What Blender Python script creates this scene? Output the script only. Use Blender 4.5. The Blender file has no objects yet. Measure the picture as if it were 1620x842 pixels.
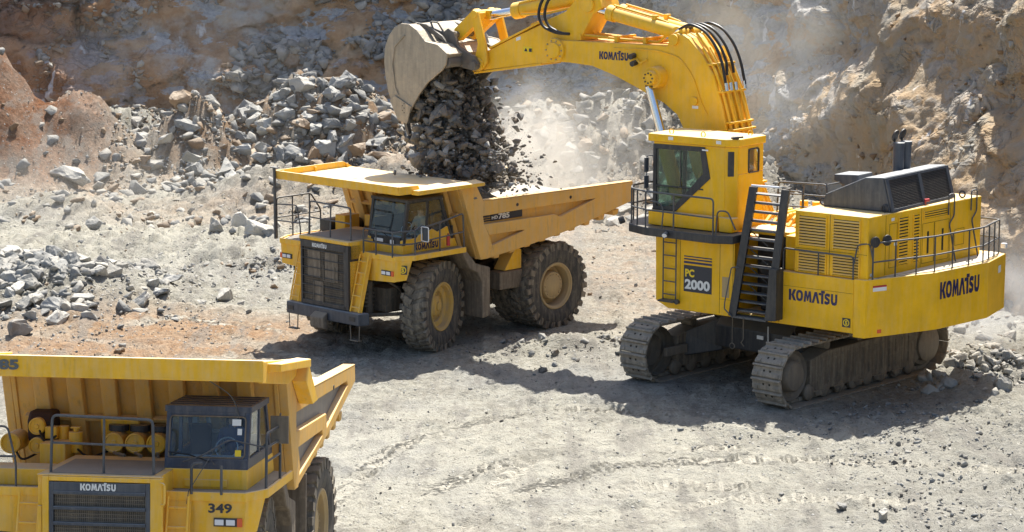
import bpy, bmesh, math, random
import numpy as np
from mathutils import Vector, Matrix
rnd = random.Random(7)
R = math.radians
sc = bpy.context.scene
COL = sc.collection

# ------------------------------------------------------------------ camera
CAM_H, PITCH, FPX = 14.4, R(9.78), 3750.0
cd = bpy.data.cameras.new('camera'); cam = bpy.data.objects.new('camera', cd); COL.objects.link(cam)
cam.location = (0, 0, CAM_H); cam.rotation_euler = (R(90) - PITCH, 0, 0)
cd.sensor_width = 36; cd.lens = FPX / 1620 * 36; cd.clip_end = 1500; cd.clip_start = 0.5
sc.camera = cam

def at(u, v, z=0.0):
    """world point at height z seen at photo pixel (1620 x 842)"""
    x = (u - 810) / FPX; yv = -(v - 421) / FPX
    d = (x, math.cos(PITCH) + yv * math.sin(PITCH), -math.sin(PITCH) + yv * math.cos(PITCH))
    k = (z - CAM_H) / d[2]
    return (d[0] * k, d[1] * k, z)

def topx(x, y, z):
    zz = z - CAM_H
    zc = y * math.cos(PITCH) - zz * math.sin(PITCH); yc = y * math.sin(PITCH) + zz * math.cos(PITCH)
    return 810 + FPX * x / zc, 421 - FPX * yc / zc, FPX / zc

# ------------------------------------------------------------------ world and sun
sd = Vector((0.15, 0.54, 1.0)).normalized()
w = bpy.data.worlds.new('World'); sc.world = w; w.use_nodes = True
nt = w.node_tree; bg = nt.nodes['Background']
sky = nt.nodes.new('ShaderNodeTexSky'); sky.sky_type = 'NISHITA'; sky.sun_disc = False
sky.sun_elevation = math.asin(sd.z); sky.sun_rotation = math.atan2(sd.x, sd.y)
sky.air_density = 1.0; sky.dust_density = 2.5; sky.ozone_density = 1.0
nt.links.new(sky.outputs[0], bg.inputs[0]); bg.inputs[1].default_value = 0.095
sl = bpy.data.lights.new('sun', 'SUN'); sun = bpy.data.objects.new('sun', sl); COL.objects.link(sun)
sl.energy = 4.9; sl.angle = R(0.55); sl.color = (1.0, 0.965, 0.89)
sun.rotation_euler = sd.to_track_quat('Z', 'Y').to_euler(); sun.location = (10, 60, 60)
sc.view_settings.view_transform = 'Standard'; sc.view_settings.look = 'None'
sc.view_settings.exposure = 1.08; sc.view_settings.gamma = 1
sc.cycles.use_denoising = True
sc.cycles.max_bounces = 7; sc.cycles.diffuse_bounces = 4; sc.cycles.glossy_bounces = 3
sc.cycles.transmission_bounces = 6; sc.cycles.transparent_max_bounces = 16; sc.cycles.volume_bounces = 1
sc.cycles.volume_step_rate = 2.0; sc.cycles.volume_max_steps = 96
sc.cycles.caustics_reflective = False; sc.cycles.caustics_refractive = False
sc.cycles.sample_clamp_indirect = 6

# ------------------------------------------------------------------ materials
def newmat(name):
    m = bpy.data.materials.new(name); m.use_nodes = True
    t = m.node_tree; b = t.nodes['Principled BSDF']
    return m, t, b
def node(t, k, **kw):
    n = t.nodes.new(k)
    for a, v in kw.items():
        if a in ('op', 'operation'): n.operation = v
        elif hasattr(n, a): setattr(n, a, v)
    return n
def noise_n(t, co, scale, detail=4, rough=0.55, w=None):
    n = t.nodes.new('ShaderNodeTexNoise'); n.inputs['Scale'].default_value = scale
    n.inputs['Detail'].default_value = detail; n.inputs['Roughness'].default_value = rough
    if co is not None: t.links.new(co, n.inputs['Vector'])
    return n.outputs['Fac']
def ramp(t, fac, a, b, lo=0.0, hi=1.0):
    n = t.nodes.new('ShaderNodeMapRange'); n.inputs['From Min'].default_value = a; n.inputs['From Max'].default_value = b
    n.inputs['To Min'].default_value = lo; n.inputs['To Max'].default_value = hi; n.clamp = True
    t.links.new(fac, n.inputs['Value']); return n.outputs[0]
def math_n(t, op, a, b):
    n = t.nodes.new('ShaderNodeMath'); n.operation = op
    for i, s in enumerate((a, b)):
        if isinstance(s, (int, float)): n.inputs[i].default_value = s
        else: t.links.new(s, n.inputs[i])
    return n.outputs[0]
def mix(t, fac, a, b):
    n = t.nodes.new('ShaderNodeMix'); n.data_type = 'RGBA'
    if isinstance(fac, (int, float)): n.inputs[0].default_value = fac
    else: t.links.new(fac, n.inputs[0])
    for i, s in ((6, a), (7, b)):
        if isinstance(s, tuple): n.inputs[i].default_value = (*s, 1)
        else: t.links.new(s, n.inputs[i])
    return n.outputs[2]
def bump(t, b, h, strength, dist):
    n = t.nodes.new('ShaderNodeBump'); n.inputs['Strength'].default_value = strength; n.inputs['Distance'].default_value = dist
    t.links.new(h, n.inputs['Height']); t.links.new(n.outputs[0], b.inputs['Normal'])

DUST = (0.44, 0.37, 0.27)
def painted(name, base, rough=0.42, dust=0.5, metal=0.0, grime=0.25, dust_sun_col=DUST, coat=0.0, bumpy=0.0, side=0.0, spec=.5):
    """paint or metal: settled dust on what faces up, whitened as if sunlit on excavator and truck yellow, thin film and grime elsewhere"""
    m, t, b = newmat(name)
    tc = node(t, 'ShaderNodeTexCoord'); co = tc.outputs['Object']
    g = node(t, 'ShaderNodeNewGeometry'); sx = node(t, 'ShaderNodeSeparateXYZ'); t.links.new(g.outputs['Normal'], sx.inputs[0])
    up = ramp(t, sx.outputs['Z'], 0.25, 0.95)
    n1 = noise_n(t, co, 1.3, 5, 0.6); n2 = noise_n(t, co, 9, 4, 0.6)
    # vertical streaks
    mp = node(t, 'ShaderNodeMapping'); mp.inputs['Scale'].default_value = (5, 5, 0.6); t.links.new(co, mp.inputs[0])
    n3 = noise_n(t, mp.outputs[0], 1.6, 4, 0.6)
    dn = math_n(t, 'MULTIPLY', up, ramp(t, n1, 0.3, 0.6, 0.55, 1.0))
    dn = math_n(t, 'MULTIPLY', dn, dust)
    film = math_n(t, 'MULTIPLY', ramp(t, n3, 0.40, 0.72), grime)
    film2 = math_n(t, 'MULTIPLY', ramp(t, n2, 0.5, 0.75), grime * 0.5)
    f = math_n(t, 'MAXIMUM', dn, math_n(t, 'ADD', math_n(t, 'ADD', film, film2), side)); f = math_n(t, 'MINIMUM', f, 0.95)
    dark = tuple(c * 0.84 for c in base)
    c0 = mix(t, ramp(t, n1, 0.35, 0.65), base, dark)
    mp2 = node(t, 'ShaderNodeMapping'); mp2.inputs['Scale'].default_value = (7, 7, .9); mp2.inputs['Location'].default_value = (3.1, 7.7, 1.3); t.links.new(co, mp2.inputs[0])
    n4 = noise_n(t, mp2.outputs[0], 1.1, 5, 0.7); n5 = noise_n(t, co, 26, 3, .6)
    worn = math_n(t, 'ADD', math_n(t, 'MULTIPLY', ramp(t, n4, .56, .74), min(1, grime * 2.4)), math_n(t, 'MULTIPLY', ramp(t, n5, .66, .72), min(1, grime * 2.0)))
    c0 = mix(t, worn, c0, tuple(.45 * q + .55 * w_ for q, w_ in zip(base, (0.16, 0.12, 0.075))))
    c = mix(t, f, c0, dust_sun_col); t.links.new(c, b.inputs['Base Color'])
    t.links.new(ramp(t, f, 0, 0.8, rough, 0.85), b.inputs['Roughness'])
    b.inputs['Metallic'].default_value = metal; b.inputs['Specular IOR Level'].default_value = spec
    if coat: b.inputs['Coat Weight'].default_value = coat
    if bumpy: bump(t, b, n2, 0.5, bumpy)
    return m

M = {}
M['exc'] = painted('excavator yellow paint', (0.97, 0.535, 0.004), 0.5, 0.75, grime=0.11, dust_sun_col=(0.72, 0.62, 0.44), spec=.3)  # top dust tone also holds the whitening of full sun
M['boomy'] = painted('boom yellow paint', (0.95, 0.53, 0.012), 0.48, 0.45, grime=0.15, dust_sun_col=(0.68, 0.56, 0.38), spec=.35)
M['truck'] = painted('truck yellow paint', (0.93, 0.52, 0.03), 0.5, 0.85, grime=0.24, dust_sun_col=(0.66, 0.57, 0.43), spec=.3)  # dust on the tops painted paler, as bleached by sunlight
M['body'] = painted('dusty dump body yellow', (0.82, 0.46, 0.09), 0.6, 0.9, grime=0.38, dust_sun_col=(0.60, 0.46, 0.29), side=0.10, spec=.25)
M['steelbed'] = painted('bare side steel', (0.26, 0.25, 0.235), 0.55, 0.7, grime=0.4, dust_sun_col=(0.45, 0.40, 0.32))
M['liner'] = painted('worn bed steel', (0.42, 0.36, 0.28), 0.6, 0.9, grime=0.5, dust_sun_col=(0.62, 0.58, 0.50))
M['navy'] = painted('navy cab paint', (0.03, 0.042, 0.075), 0.4, 0.6, grime=0.2, dust_sun_col=(0.36, 0.34, 0.31))
M['black'] = painted('black paint', (0.022, 0.025, 0.032), 0.45, 0.35, grime=0.10)
M['slate'] = painted('slate grey paint', (0.045, 0.055, 0.075), 0.42, 0.55, grime=0.10, dust_sun_col=(0.5, 0.5, 0.48))
M['rail'] = painted('dark rail paint', (0.05, 0.055, 0.065), 0.4, 0.45, grime=0.2, dust_sun_col=(0.4, 0.38, 0.34))
M['rubber'] = painted('tyre rubber', (0.040, 0.040, 0.042), 0.8, 0.6, grime=0.42, dust_sun_col=(0.28, 0.24, 0.18), bumpy=0.01)
M['tread'] = painted('dusty tyre tread', (0.10, 0.088, 0.072), 0.85, 0.8, grime=0.8, dust_sun_col=(0.33, 0.28, 0.21), bumpy=0.01)
M['rimtan'] = painted('dusty tan rim', (0.50, 0.36, 0.17), 0.6, 0.8, grime=0.55, dust_sun_col=(0.36, 0.28, 0.18))
M['steel'] = painted('worn track steel', (0.17, 0.145, 0.115), 0.6, 0.6, grime=0.6, metal=0.15, dust_sun_col=(0.29, 0.24, 0.18), bumpy=0.02)
M['track'] = painted('track shoe steel', (0.21, 0.185, 0.15), 0.55, 0.6, grime=0.8, metal=0.1, dust_sun_col=(0.38, 0.33, 0.26), bumpy=0.04)
M['frame'] = painted('muddy crawler frame', (0.12, 0.10, 0.078), 0.8, 0.7, grime=0.7, dust_sun_col=(0.30, 0.25, 0.18), bumpy=0.03)
M['under'] = painted('dirty underbody', (0.055, 0.048, 0.040), 0.75, 0.7, grime=0.55, dust_sun_col=(0.22, 0.175, 0.12), bumpy=0.02)
M['guard'] = painted('dusty mud guard', (0.15, 0.12, 0.09), 0.8, 0.7, grime=0.7, dust_sun_col=(0.32, 0.26, 0.19))
M['bucket'] = painted('bare bucket steel', (0.33, 0.29, 0.23), 0.5, 0.6, grime=0.7, metal=0.25, dust_sun_col=(0.52, 0.44, 0.33), bumpy=0.05)
M['bucketin'] = painted('bucket inner steel', (0.13, 0.12, 0.11), 0.5, 0.5, grime=0.5, metal=0.2, dust_sun_col=(0.25, 0.22, 0.18), bumpy=0.03)
M['plate'] = painted('dusty tread plate', (0.20, 0.19, 0.17), 0.8, 0.8, grime=0.5, dust_sun_col=(0.40, 0.36, 0.30))
M['chrome'], t, b = newmat('chrome rod'); b.inputs['Base Color'].default_value = (0.75, 0.76, 0.78, 1); b.inputs['Metallic'].default_value = 1; b.inputs['Roughness'].default_value = 0.18
M['hose'], t, b = newmat('hose rubber'); b.inputs['Base Color'].default_value = (0.015, 0.015, 0.017, 1); b.inputs['Roughness'].default_value = 0.5
def flat(name, c, r=0.5, metal=0):
    m, t, b = newmat(name); b.inputs['Base Color'].default_value = (*c, 1); b.inputs['Roughness'].default_value = r; b.inputs['Metallic'].default_value = metal; return m
M['decal_navy'] = flat('navy lettering', (0.018, 0.016, 0.085), 0.4)
M['decal_black'] = flat('black decal', (0.03, 0.032, 0.045), 0.5)
M['decal_white'] = flat('white lettering', (0.72, 0.72, 0.70), 0.5)
M['decal_grey'] = flat('grey lettering', (0.10, 0.11, 0.12), 0.5)
M['decal_yellow'] = flat('yellow lettering', (0.85, 0.60, 0.02), 0.5)
M['slot'] = flat('louvre shadow gap', (0.02, 0.014, 0.006), 0.7)
M['lamp'] = flat('lamp lens', (0.75, 0.76, 0.78), 0.15)
M['amber'] = flat('amber lens', (0.75, 0.12, 0.03), 0.3)
M['red'] = flat('red plastic', (0.45, 0.03, 0.03), 0.4)
M['sticker'] = flat('white sticker', (0.78, 0.78, 0.76), 0.5)
M['brown'] = flat('brown cover', (0.045, 0.022, 0.018), 0.8)
M['seat'] = flat('dark seat fabric', (0.03, 0.03, 0.035), 0.9)
M['interior'] = flat('cab interior grey', (0.45, 0.47, 0.46), 0.8)
M['skin'] = flat('skin', (0.45, 0.26, 0.17), 0.6)
M['hair'] = flat('dark hair', (0.02, 0.015, 0.01), 0.8)
M['shirt_a'] = flat('pale work shirt', (0.55, 0.50, 0.38), 0.85)
M['shirt_b'] = flat('dark work shirt', (0.05, 0.07, 0.14), 0.85)
M['rimfront'] = painted('dusty yellow front rim', (0.66, 0.41, 0.07), 0.55, 0.8, grime=0.6, dust_sun_col=(0.40, 0.31, 0.20), side=.1)
M['shirt_c'] = flat('grey work shirt', (0.30, 0.32, 0.34), 0.85)
M['trousers'] = flat('dark trousers', (0.03, 0.035, 0.05), 0.85)
M['mesh_grille'] = None
def glass(name, tint, op=0.25):
    m, t, b = newmat(name)
    for n in list(t.nodes):
        if n != b and n.type != 'OUTPUT_MATERIAL': t.nodes.remove(n)
    out = [n for n in t.nodes if n.type == 'OUTPUT_MATERIAL'][0]
    tr = node(t, 'ShaderNodeBsdfTransparent'); tr.inputs[0].default_value = (*tint, 1)
    gl = node(t, 'ShaderNodeBsdfGlossy'); gl.inputs['Roughness'].default_value = 0.04; gl.inputs[0].default_value = (0.9, 0.95, 1, 1)
    df = node(t, 'ShaderNodeBsdfDiffuse'); df.inputs[0].default_value = (0.45, 0.45, 0.42, 1)
    fr = node(t, 'ShaderNodeFresnel'); fr.inputs[0].default_value = 1.5
    m1 = node(t, 'ShaderNodeMixShader'); m2 = node(t, 'ShaderNodeMixShader')
    gb = node(t, 'ShaderNodeNewGeometry'); t.links.new(math_n(t, 'MULTIPLY', ramp(t, fr.outputs[0], 0, 1, 0.0, 1.0), math_n(t, 'SUBTRACT', 1.0, gb.outputs['Backfacing'])), m1.inputs[0]); t.links.new(tr.outputs[0], m1.inputs[1]); t.links.new(gl.outputs[0], m1.inputs[2])
    tc = node(t, 'ShaderNodeTexCoord'); nn = noise_n(t, tc.outputs['Object'], 3, 4)
    t.links.new(ramp(t, nn, 0.3, 0.7, op * 0.4, op), m2.inputs[0]); t.links.new(m1.outputs[0], m2.inputs[1]); t.links.new(df.outputs[0], m2.inputs[2])
    t.links.new(m2.outputs[0], out.inputs[0]); t.nodes.remove(b)
    return m
M['glass'] = glass('tinted cab glass', (0.80, 0.90, 0.96), 0.07)
M['glass_clear'] = glass('clear green glass', (0.62, 0.74, 0.69), 0.07)

# ------------------------------------------------------------------ mesh builder
class MB:
    def __init__(s): s.v = []; s.f = []
    def add(s, v, f, M4=None):
        o = len(s.v)
        s.v += [tuple(M4 @ Vector(p)) if M4 else tuple(p) for p in v]; s.f += [tuple(i + o for i in q) for q in f]; return s
    def box(s, x0, x1, y0, y1, z0, z1, M4=None):
        v = [(x, y, z) for z in (z0, z1) for y in (y0, y1) for x in (x0, x1)]
        return s.add(v, [(0, 2, 3, 1), (4, 5, 7, 6), (0, 1, 5, 4), (2, 6, 7, 3), (0, 4, 6, 2), (1, 3, 7, 5)], M4)
    def prism(s, poly, ax, a, b, M4=None):
        """polygon in the two other axes (in order), extruded along axis ax from a to b; b may be a list of per-vertex values"""
        n = len(poly); o = [i for i in range(3) if i != ax]; v = []
        for val in (a, b):
            for k, p in enumerate(poly):
                q = [0, 0, 0]; q[ax] = val[k] if isinstance(val, (list, tuple)) else val; q[o[0]] = p[0]; q[o[1]] = p[1]; v.append(q)
        f = [tuple(range(n))[::-1], tuple(range(n, 2 * n))] + [(i, (i + 1) % n, n + (i + 1) % n, n + i) for i in range(n)]
        return s.add(v, f, M4)
    def loft(s, A, B):
        n = len(A); return s.add(list(A) + list(B), [tuple(range(n))[::-1], tuple(range(n, 2 * n))] + [(i, (i + 1) % n, n + (i + 1) % n, n + i) for i in range(n)])
    def cyl(s, p0, p1, r, n=16, r1=None, M4=None):
        p0 = Vector(p0); p1 = Vector(p1); d = (p1 - p0).normalized(); r1 = r if r1 is None else r1
        a = d.orthogonal().normalized(); b = d.cross(a); v = []
        for p, q in ((p0, r), (p1, r1)):
            for i in range(n):
                t = 2 * math.pi * i / n; v.append(p + (a * math.cos(t) + b * math.sin(t)) * q)
        return s.add(v, [tuple(range(n))[::-1], tuple(range(n, 2 * n))] + [(i, (i + 1) % n, n + (i + 1) % n, n + i) for i in range(n)], M4)
    def tube(s, pts, r, n=8, cr=0.0):
        """pipe through points; cr rounds the corners"""
        P = [Vector(p) for p in pts]
        if cr > 0 and len(P) > 2:
            Q = [P[0]]
            for i in range(1, len(P) - 1):
                a = (P[i - 1] - P[i]); b = (P[i + 1] - P[i]); c = min(cr, a.length * .45, b.length * .45)
                A = P[i] + a.normalized() * c; B = P[i] + b.normalized() * c
                for k in range(5):
                    u = k / 4; Q.append(A * (1 - u) ** 2 + P[i] * 2 * u * (1 - u) + B * u * u)
            P = Q + [P[-1]]
        prev = None; v = []; m = len(P)
        for i, p in enumerate(P):
            d = ((P[i + 1] - p) if i == 0 else (p - P[i - 1]) if i == m - 1 else (P[i + 1] - P[i - 1])).normalized()
            a = d.orthogonal().normalized() if prev is None else (prev - d * prev.dot(d)).normalized(); prev = a; b = d.cross(a)
            for k in range(n):
                t = 2 * math.pi * k / n; v.append(p + (a * math.cos(t) + b * math.sin(t)) * r)
        f = [tuple(range(n))[::-1], tuple(range((m - 1) * n, m * n))]
        for i in range(m - 1):
            for k in range(n): f.append((i * n + k, i * n + (k + 1) % n, (i + 1) * n + (k + 1) % n, (i + 1) * n + k))
        return s.add(v, f)
    def lathe(s, prof, n=48, M4=None):
        """profile (r, y) turned about the y axis"""
        v = []; m = len(prof)
        for k in range(n):
            t = 2 * math.pi * k / n
            for r, y in prof: v.append((r * math.cos(t), y, r * math.sin(t)))
        f = []
        for k in range(n):
            for i in range(m - 1): f.append((k * m + i, k * m + i + 1, ((k + 1) % n) * m + i + 1, ((k + 1) % n) * m + i))
        return s.add(v, f, M4)
    def plate(s, pts, th):
        """thick plate through coplanar 3D points, thickened along its normal"""
        P = [Vector(p) for p in pts]; nrm = (P[1] - P[0]).cross(P[2] - P[0]).normalized()
        return s.loft([p - nrm * th / 2 for p in P], [p + nrm * th / 2 for p in P])
def link(o, parent=None):
    COL.objects.link(o)
    if parent: o.parent = parent
    return o
def mesh_of(name, mb, mat, smooth=False):
    me = bpy.data.meshes.new(name); me.from_pydata([tuple(p) for p in mb.v], [], mb.f)
    bm = bmesh.new(); bm.from_mesh(me); bmesh.ops.recalc_face_normals(bm, faces=bm.faces); bm.to_mesh(me); bm.free()
    if mat: me.materials.append(mat)
    if smooth:
        me.shade_smooth()
        me.set_sharp_from_angle(angle=R(38))
    return me
def part(name, mb, mat, parent, bevel=0.0, smooth=False, label=None):
    o = link(bpy.data.objects.new(name, mesh_of(name, mb, mat, smooth)), parent)
    if bevel:
        md = o.modifiers.new('bevel', 'BEVEL'); md.width = bevel; md.segments = 2; md.limit_method = 'ANGLE'; md.angle_limit = R(35)
    if label: o['label'] = label
    return o
def inst(src, parent, loc=(0, 0, 0), rot=(0, 0, 0), scale=(1, 1, 1)):
    c = src.copy(); link(c, parent); c.location = loc; c.rotation_euler = rot; c.scale = scale; return c
def thing(name, label, cat, group=None, matrix=None):
    o = bpy.data.objects.new(name, None); link(o); o['label'] = label; o['category'] = cat
    if group: o['group'] = group
    if matrix is not None: o.matrix_world = matrix
    return o
def poly_mb(pts, ax, a, b): return MB().prism(pts, ax, a, b)

# lettering --------------------------------------------------------
_font = {}
def _ring(n, rx, ry):
    v = []; f = []
    for k in range(n):
        a = 2 * math.pi * k / n; e = lambda t: math.copysign(abs(t) ** .8, t)
        v += [(.5 + .5 * e(math.cos(a)), .5 + .5 * e(math.sin(a))), (.5 + rx * e(math.cos(a)), .5 + ry * e(math.sin(a)))]
    for k in range(n): j = (k + 1) % n; f.append((2 * k, 2 * j, 2 * j + 1, 2 * k + 1))
    return v, f
def _poly(*p): return list(p), [tuple(range(len(p)))]
def _stroke(pts, w, ax, ay):
    v = []; f = []
    for i, (x, y) in enumerate(pts):
        a = pts[max(i - 1, 0)]; b = pts[min(i + 1, len(pts) - 1)]; dx, dy = (b[0] - a[0]) * ax, (b[1] - a[1]) * ay; L = math.hypot(dx, dy)
        v += [(x - dy / L * w / ax, y + dx / L * w / ay), (x + dy / L * w / ax, y - dx / L * w / ay)]
    for i in range(len(pts) - 1): f.append((2 * i, 2 * i + 1, 2 * i + 3, 2 * i + 2))
    return v, f
BOLD = {'K': (lambda a, b: (a[0] + b[0], a[1] + [tuple(i + 4 for i in q) for q in b[1]]))(_poly((0, 0), (.33, 0), (.33, 1), (0, 1)), _poly((.34, .50), (.66, 1), (1.04, 1), (.72, .52), (1.06, 0), (.66, 0))),
        'O': _ring(24, .20, .27), 'M': _poly((0, 0), (.12, 1), (.37, 1), (.5, .52), (.63, 1), (.88, 1), (1, 0), (.74, 0), (.69, .55), (.56, .1), (.44, .1), (.31, .55), (.26, 0)),
        'A': _poly((0, 0), (.34, 1), (.66, 1), (1, 0), (.71, 0), (.5, .66), (.29, 0)),
        'U': _poly((0, 1), (0, .36), (.08, .13), (.28, 0), (.72, 0), (.92, .13), (1, .36), (1, 1), (.67, 1), (.67, .38), (.60, .27), (.40, .27), (.33, .38), (.33, 1)),
        'S': _stroke([(.93, .80), (.70, .86), (.42, .87), (.20, .78), (.20, .62), (.42, .54), (.62, .47), (.80, .38), (.78, .22), (.55, .13), (.28, .14), (.06, .22)], .135, .8, 1.0)}
def glyphs(text, bold=0.02):
    key = (text, bold)
    if key not in _font:
        cu = bpy.data.curves.new('lettering', 'FONT'); cu.body = text; cu.size = 1; cu.offset = bold; cu.resolution_u = 3; cu.extrude = 0
        o = bpy.data.objects.new('lettering_tmp', cu); COL.objects.link(o)
        dg = bpy.context.evaluated_depsgraph_get(); dg.update()
        me = bpy.data.meshes.new_from_object(o.evaluated_get(dg))
        v = np.array([tuple(p.co) for p in me.vertices]); f = [tuple(p.vertices) for p in me.polygons]
        bpy.data.objects.remove(o); bpy.data.meshes.remove(me)
        v[:, 0] -= v[:, 0].min(); v[:, 1] -= v[:, 1].min(); v[:, 0] /= v[:, 0].max(); v[:, 1] /= v[:, 1].max()
        _font[key] = (v[:, :2], f)
    return _font[key]
def lettering(text, p0, r, u, width, height, mat, parent, off=0.006, bold=0.02, name='lettering'):
    """flat letters from left foot p0 along r with up u; the word mark's own raised T is drawn"""
    r = Vector(r).normalized(); u = Vector(u); u = (u - r * u.dot(r)).normalized(); n = r.cross(u); p0 = Vector(p0) + n * off
    mb = MB()
    def put(v, f, x0, x1, y0=0.0, y1=1.0):
        mb.add([p0 + r * ((x0 + (x1 - x0) * a) * width) + u * ((y0 + (y1 - y0) * b) * height) for a, b in v], f)
    if text == 'KOMATSU':
        lay = [('K', 0, .145), ('O', .15, .295), ('M', .31, .475), ('A', .478, .64), ('S', .735, .855), ('U', .872, 1.0)]
        for ch, a, b in lay:
            v, f = BOLD[ch]; put(v, f, a, b)
        put([(0, 0), (1, 0), (1, 1), (0, 1)], [(0, 1, 2, 3)], .670, .718, 0, .95)
        put([(0, 0), (1, 0), (1, 1), (0, 1)], [(0, 1, 2, 3)], .618, .668, .76, .97)
        put([(0, 0), (1, 0), (1, 1), (0, 1)], [(0, 1, 2, 3)], .668, .745, .96, 1.18)
    else:
        v, f = glyphs(text, bold); put(v, f, 0, 1)
    me = bpy.data.meshes.new(name); me.from_pydata([tuple(p) for p in mb.v], [], mb.f); me.materials.append(mat)
    return link(bpy.data.objects.new(name, me), parent)
def emblem(c, r, u, size, parent):
    r = Vector(r).normalized(); u = Vector(u).normalized(); n = r.cross(u); c = Vector(c) + n * 0.006; s = size / 2
    a = part('emblem', MB().loft([c + r * x * s + u * y * s for x, y in ((-1, -1), (1, -1), (1, 1), (-1, 1))], [c + n * 0.004 + r * x * s + u * y * s for x, y in ((-1, -1), (1, -1), (1, 1), (-1, 1))]), M['decal_black'], parent)
    mb = MB(); N = 20; c2 = c + n * 0.008
    for k in range(N):
        t0 = 2 * math.pi * k / N; t1 = 2 * math.pi * (k + 1) / N
        q = [c2 + (r * math.cos(t) + u * math.sin(t)) * rr * s for t, rr in ((t0, .8), (t1, .8), (t1, .58), (t0, .58))]
        mb.add(q, [(0, 1, 2, 3)])
    v, f = glyphs('S', 0.05)
    mb.add([c2 + r * ((x - .5) * .6 * s) + u * ((y - .5) * .9 * s) for x, y in v], f)
    me = bpy.data.meshes.new('emblem_symbol'); me.from_pydata([tuple(p) for p in mb.v], [], mb.f); me.materials.append(M['decal_yellow'])
    link(bpy.data.objects.new('emblem_symbol', me), a)
def louvre(y0, y1, z0, z1, n, frame_pt, parent, mat=None):
    pass
# ------------------------------------------------------------------ people
def seated_person(name, label, base, yaw, shirt, lean=0.05, arms=((0.42, 0.22), (0.42, 0.18))):
    """base = hip point; faces local +x; one skinned body, shirt colour by region"""
    mt = Matrix.Translation(base) @ Matrix.Rotation(yaw, 4, 'Z')
    V = [(0, 0, 0), (0.02, 0, .25), (0.02 + lean, 0, .46), (.03 + lean, 0, .56), (.05 + lean, 0, .66), (.06 + lean, 0, .76)]
    rad = [.17, .165, .15, .065, .095, .085]
    Ed = [(0, 1), (1, 2), (2, 3), (3, 4), (4, 5)]
    for sgn, (fx, fz) in ((1, arms[0]), (-1, arms[1])):
        i = len(V)
        V += [(.02 + lean, sgn * .20, .46), (.12 + lean, sgn * .26, .22), (fx, sgn * .17, fz), (fx + .09, sgn * .15, fz + .02)]; rad += [.075, .052, .04, .035]
        Ed += [(2, i), (i, i + 1), (i + 1, i + 2), (i + 2, i + 3)]
        j = len(V)
        V += [(.05, sgn * .1, -.02), (.45, sgn * .14, .02), (.48, sgn * .14, -.42), (.62, sgn * .14, -.46)]; rad += [.11, .075, .055, .05]
        Ed += [(0, j), (j, j + 1), (j + 1, j + 2), (j + 2, j + 3)]
    me = bpy.data.meshes.new('tmp'); me.from_pydata(V, Ed, [])
    o = bpy.data.objects.new('tmp', me); COL.objects.link(o)
    sk = o.modifiers.new('skin', 'SKIN'); sk.use_smooth_shade = True
    for k, q in enumerate(me.skin_vertices[0].data): q.radius = (rad[k], rad[k] * (1.25 if k < 3 else 1.0)); q.use_root = (k == 0)
    sb = o.modifiers.new('sub', 'SUBSURF'); sb.levels = 1; sb.render_levels = 1
    dg = bpy.context.evaluated_depsgraph_get(); dg.update()
    m2 = bpy.data.meshes.new_from_object(o.evaluated_get(dg)); bpy.data.objects.remove(o)
    # nose and brow nudged out of the head
    for v in m2.vertices:
        if v.co.z > .62 and v.co.x > .05 + lean:
            if abs(v.co.y) < .02 and .66 < v.co.z < .72: v.co.x += .025
    m2.materials.clear()
    for q in (shirt, M['skin'], M['trousers']): m2.materials.append(q)
    for p in m2.polygons:
        c = p.center; hand = c.x > .36 and c.z > .1 and abs(c.y) < .3
        p.material_index = 1 if (c.z > .57 or hand) else (2 if c.z < .02 else 0)
    b = bpy.data.objects.new(name, m2); link(b); b.matrix_world = mt
    b['label'] = label; b['category'] = 'person'; b['group'] = 'machine operators in their cabs'
    hb = MB(); hb.lathe([(0.0, .115), (.06, .105), (.098, .06), (.105, .0), (.10, -.03)], 14, Matrix.Translation((.045 + lean, 0, .745)) @ Matrix.Rotation(R(90), 4, 'X'))
    part('hair', hb, M['hair'], b, smooth=True)
    return b

# ------------------------------------------------------------------ wheels
def _tyre():
    mb = MB(); mb.lathe([(0.73, -.31), (.80, -.35), (0.98, -.385), (1.16, -.385), (1.26, -.35), (1.30, -.29), (1.305, 0), (1.30, .29), (1.26, .35), (1.16, .385), (.98, .385), (.80, .35), (.73, .31)], 64)
    N = 27
    for k in range(N):
        for s in (1, -1):
            t = 2 * math.pi * (k + (.5 if s > 0 else 0)) / N
            rot = Matrix.Rotation(-t, 4, 'Y')
            L = Matrix.Rotation(s * R(22), 4, 'X')
            mb.box(1.285, 1.352, s * .03 if s > 0 else -.33, .33 if s > 0 else -.03, -.085, .085, rot @ L)
            mb.box(1.12, 1.345, .30 if s > 0 else -.40, .40 if s > 0 else -.30, -.082, .082, rot @ Matrix.Translation((0, 0, s * .13)))
    me = mesh_of('tyre', mb, M['rubber'], True); me.materials.append(M['tread'])
    for p in me.polygons:
        if math.hypot(p.center.x, p.center.z) > 1.22: p.material_index = 1
    return me
def _rim(kind):
    mb = MB()
    if kind == 'front': pr = [(.735, .31), (.72, .345), (.685, .345), (.66, .30), (.63, .30), (.60, .16), (.47, .12), (.45, .05), (.30, .03), (0, .03)]
    else: pr = [(.735, .31), (.72, .345), (.685, .345), (.66, .30), (.63, .28), (.60, -.05), (.46, -.08), (0, -.08)]
    mb.lathe(pr, 48); mb.lathe([(.735, -.31), (.70, -.33), (.62, -.1), (0, -.1)], 32)
    return mesh_of('rim', mb, M['rimfront'] if kind == 'front' else M['rimtan'], True)
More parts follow.
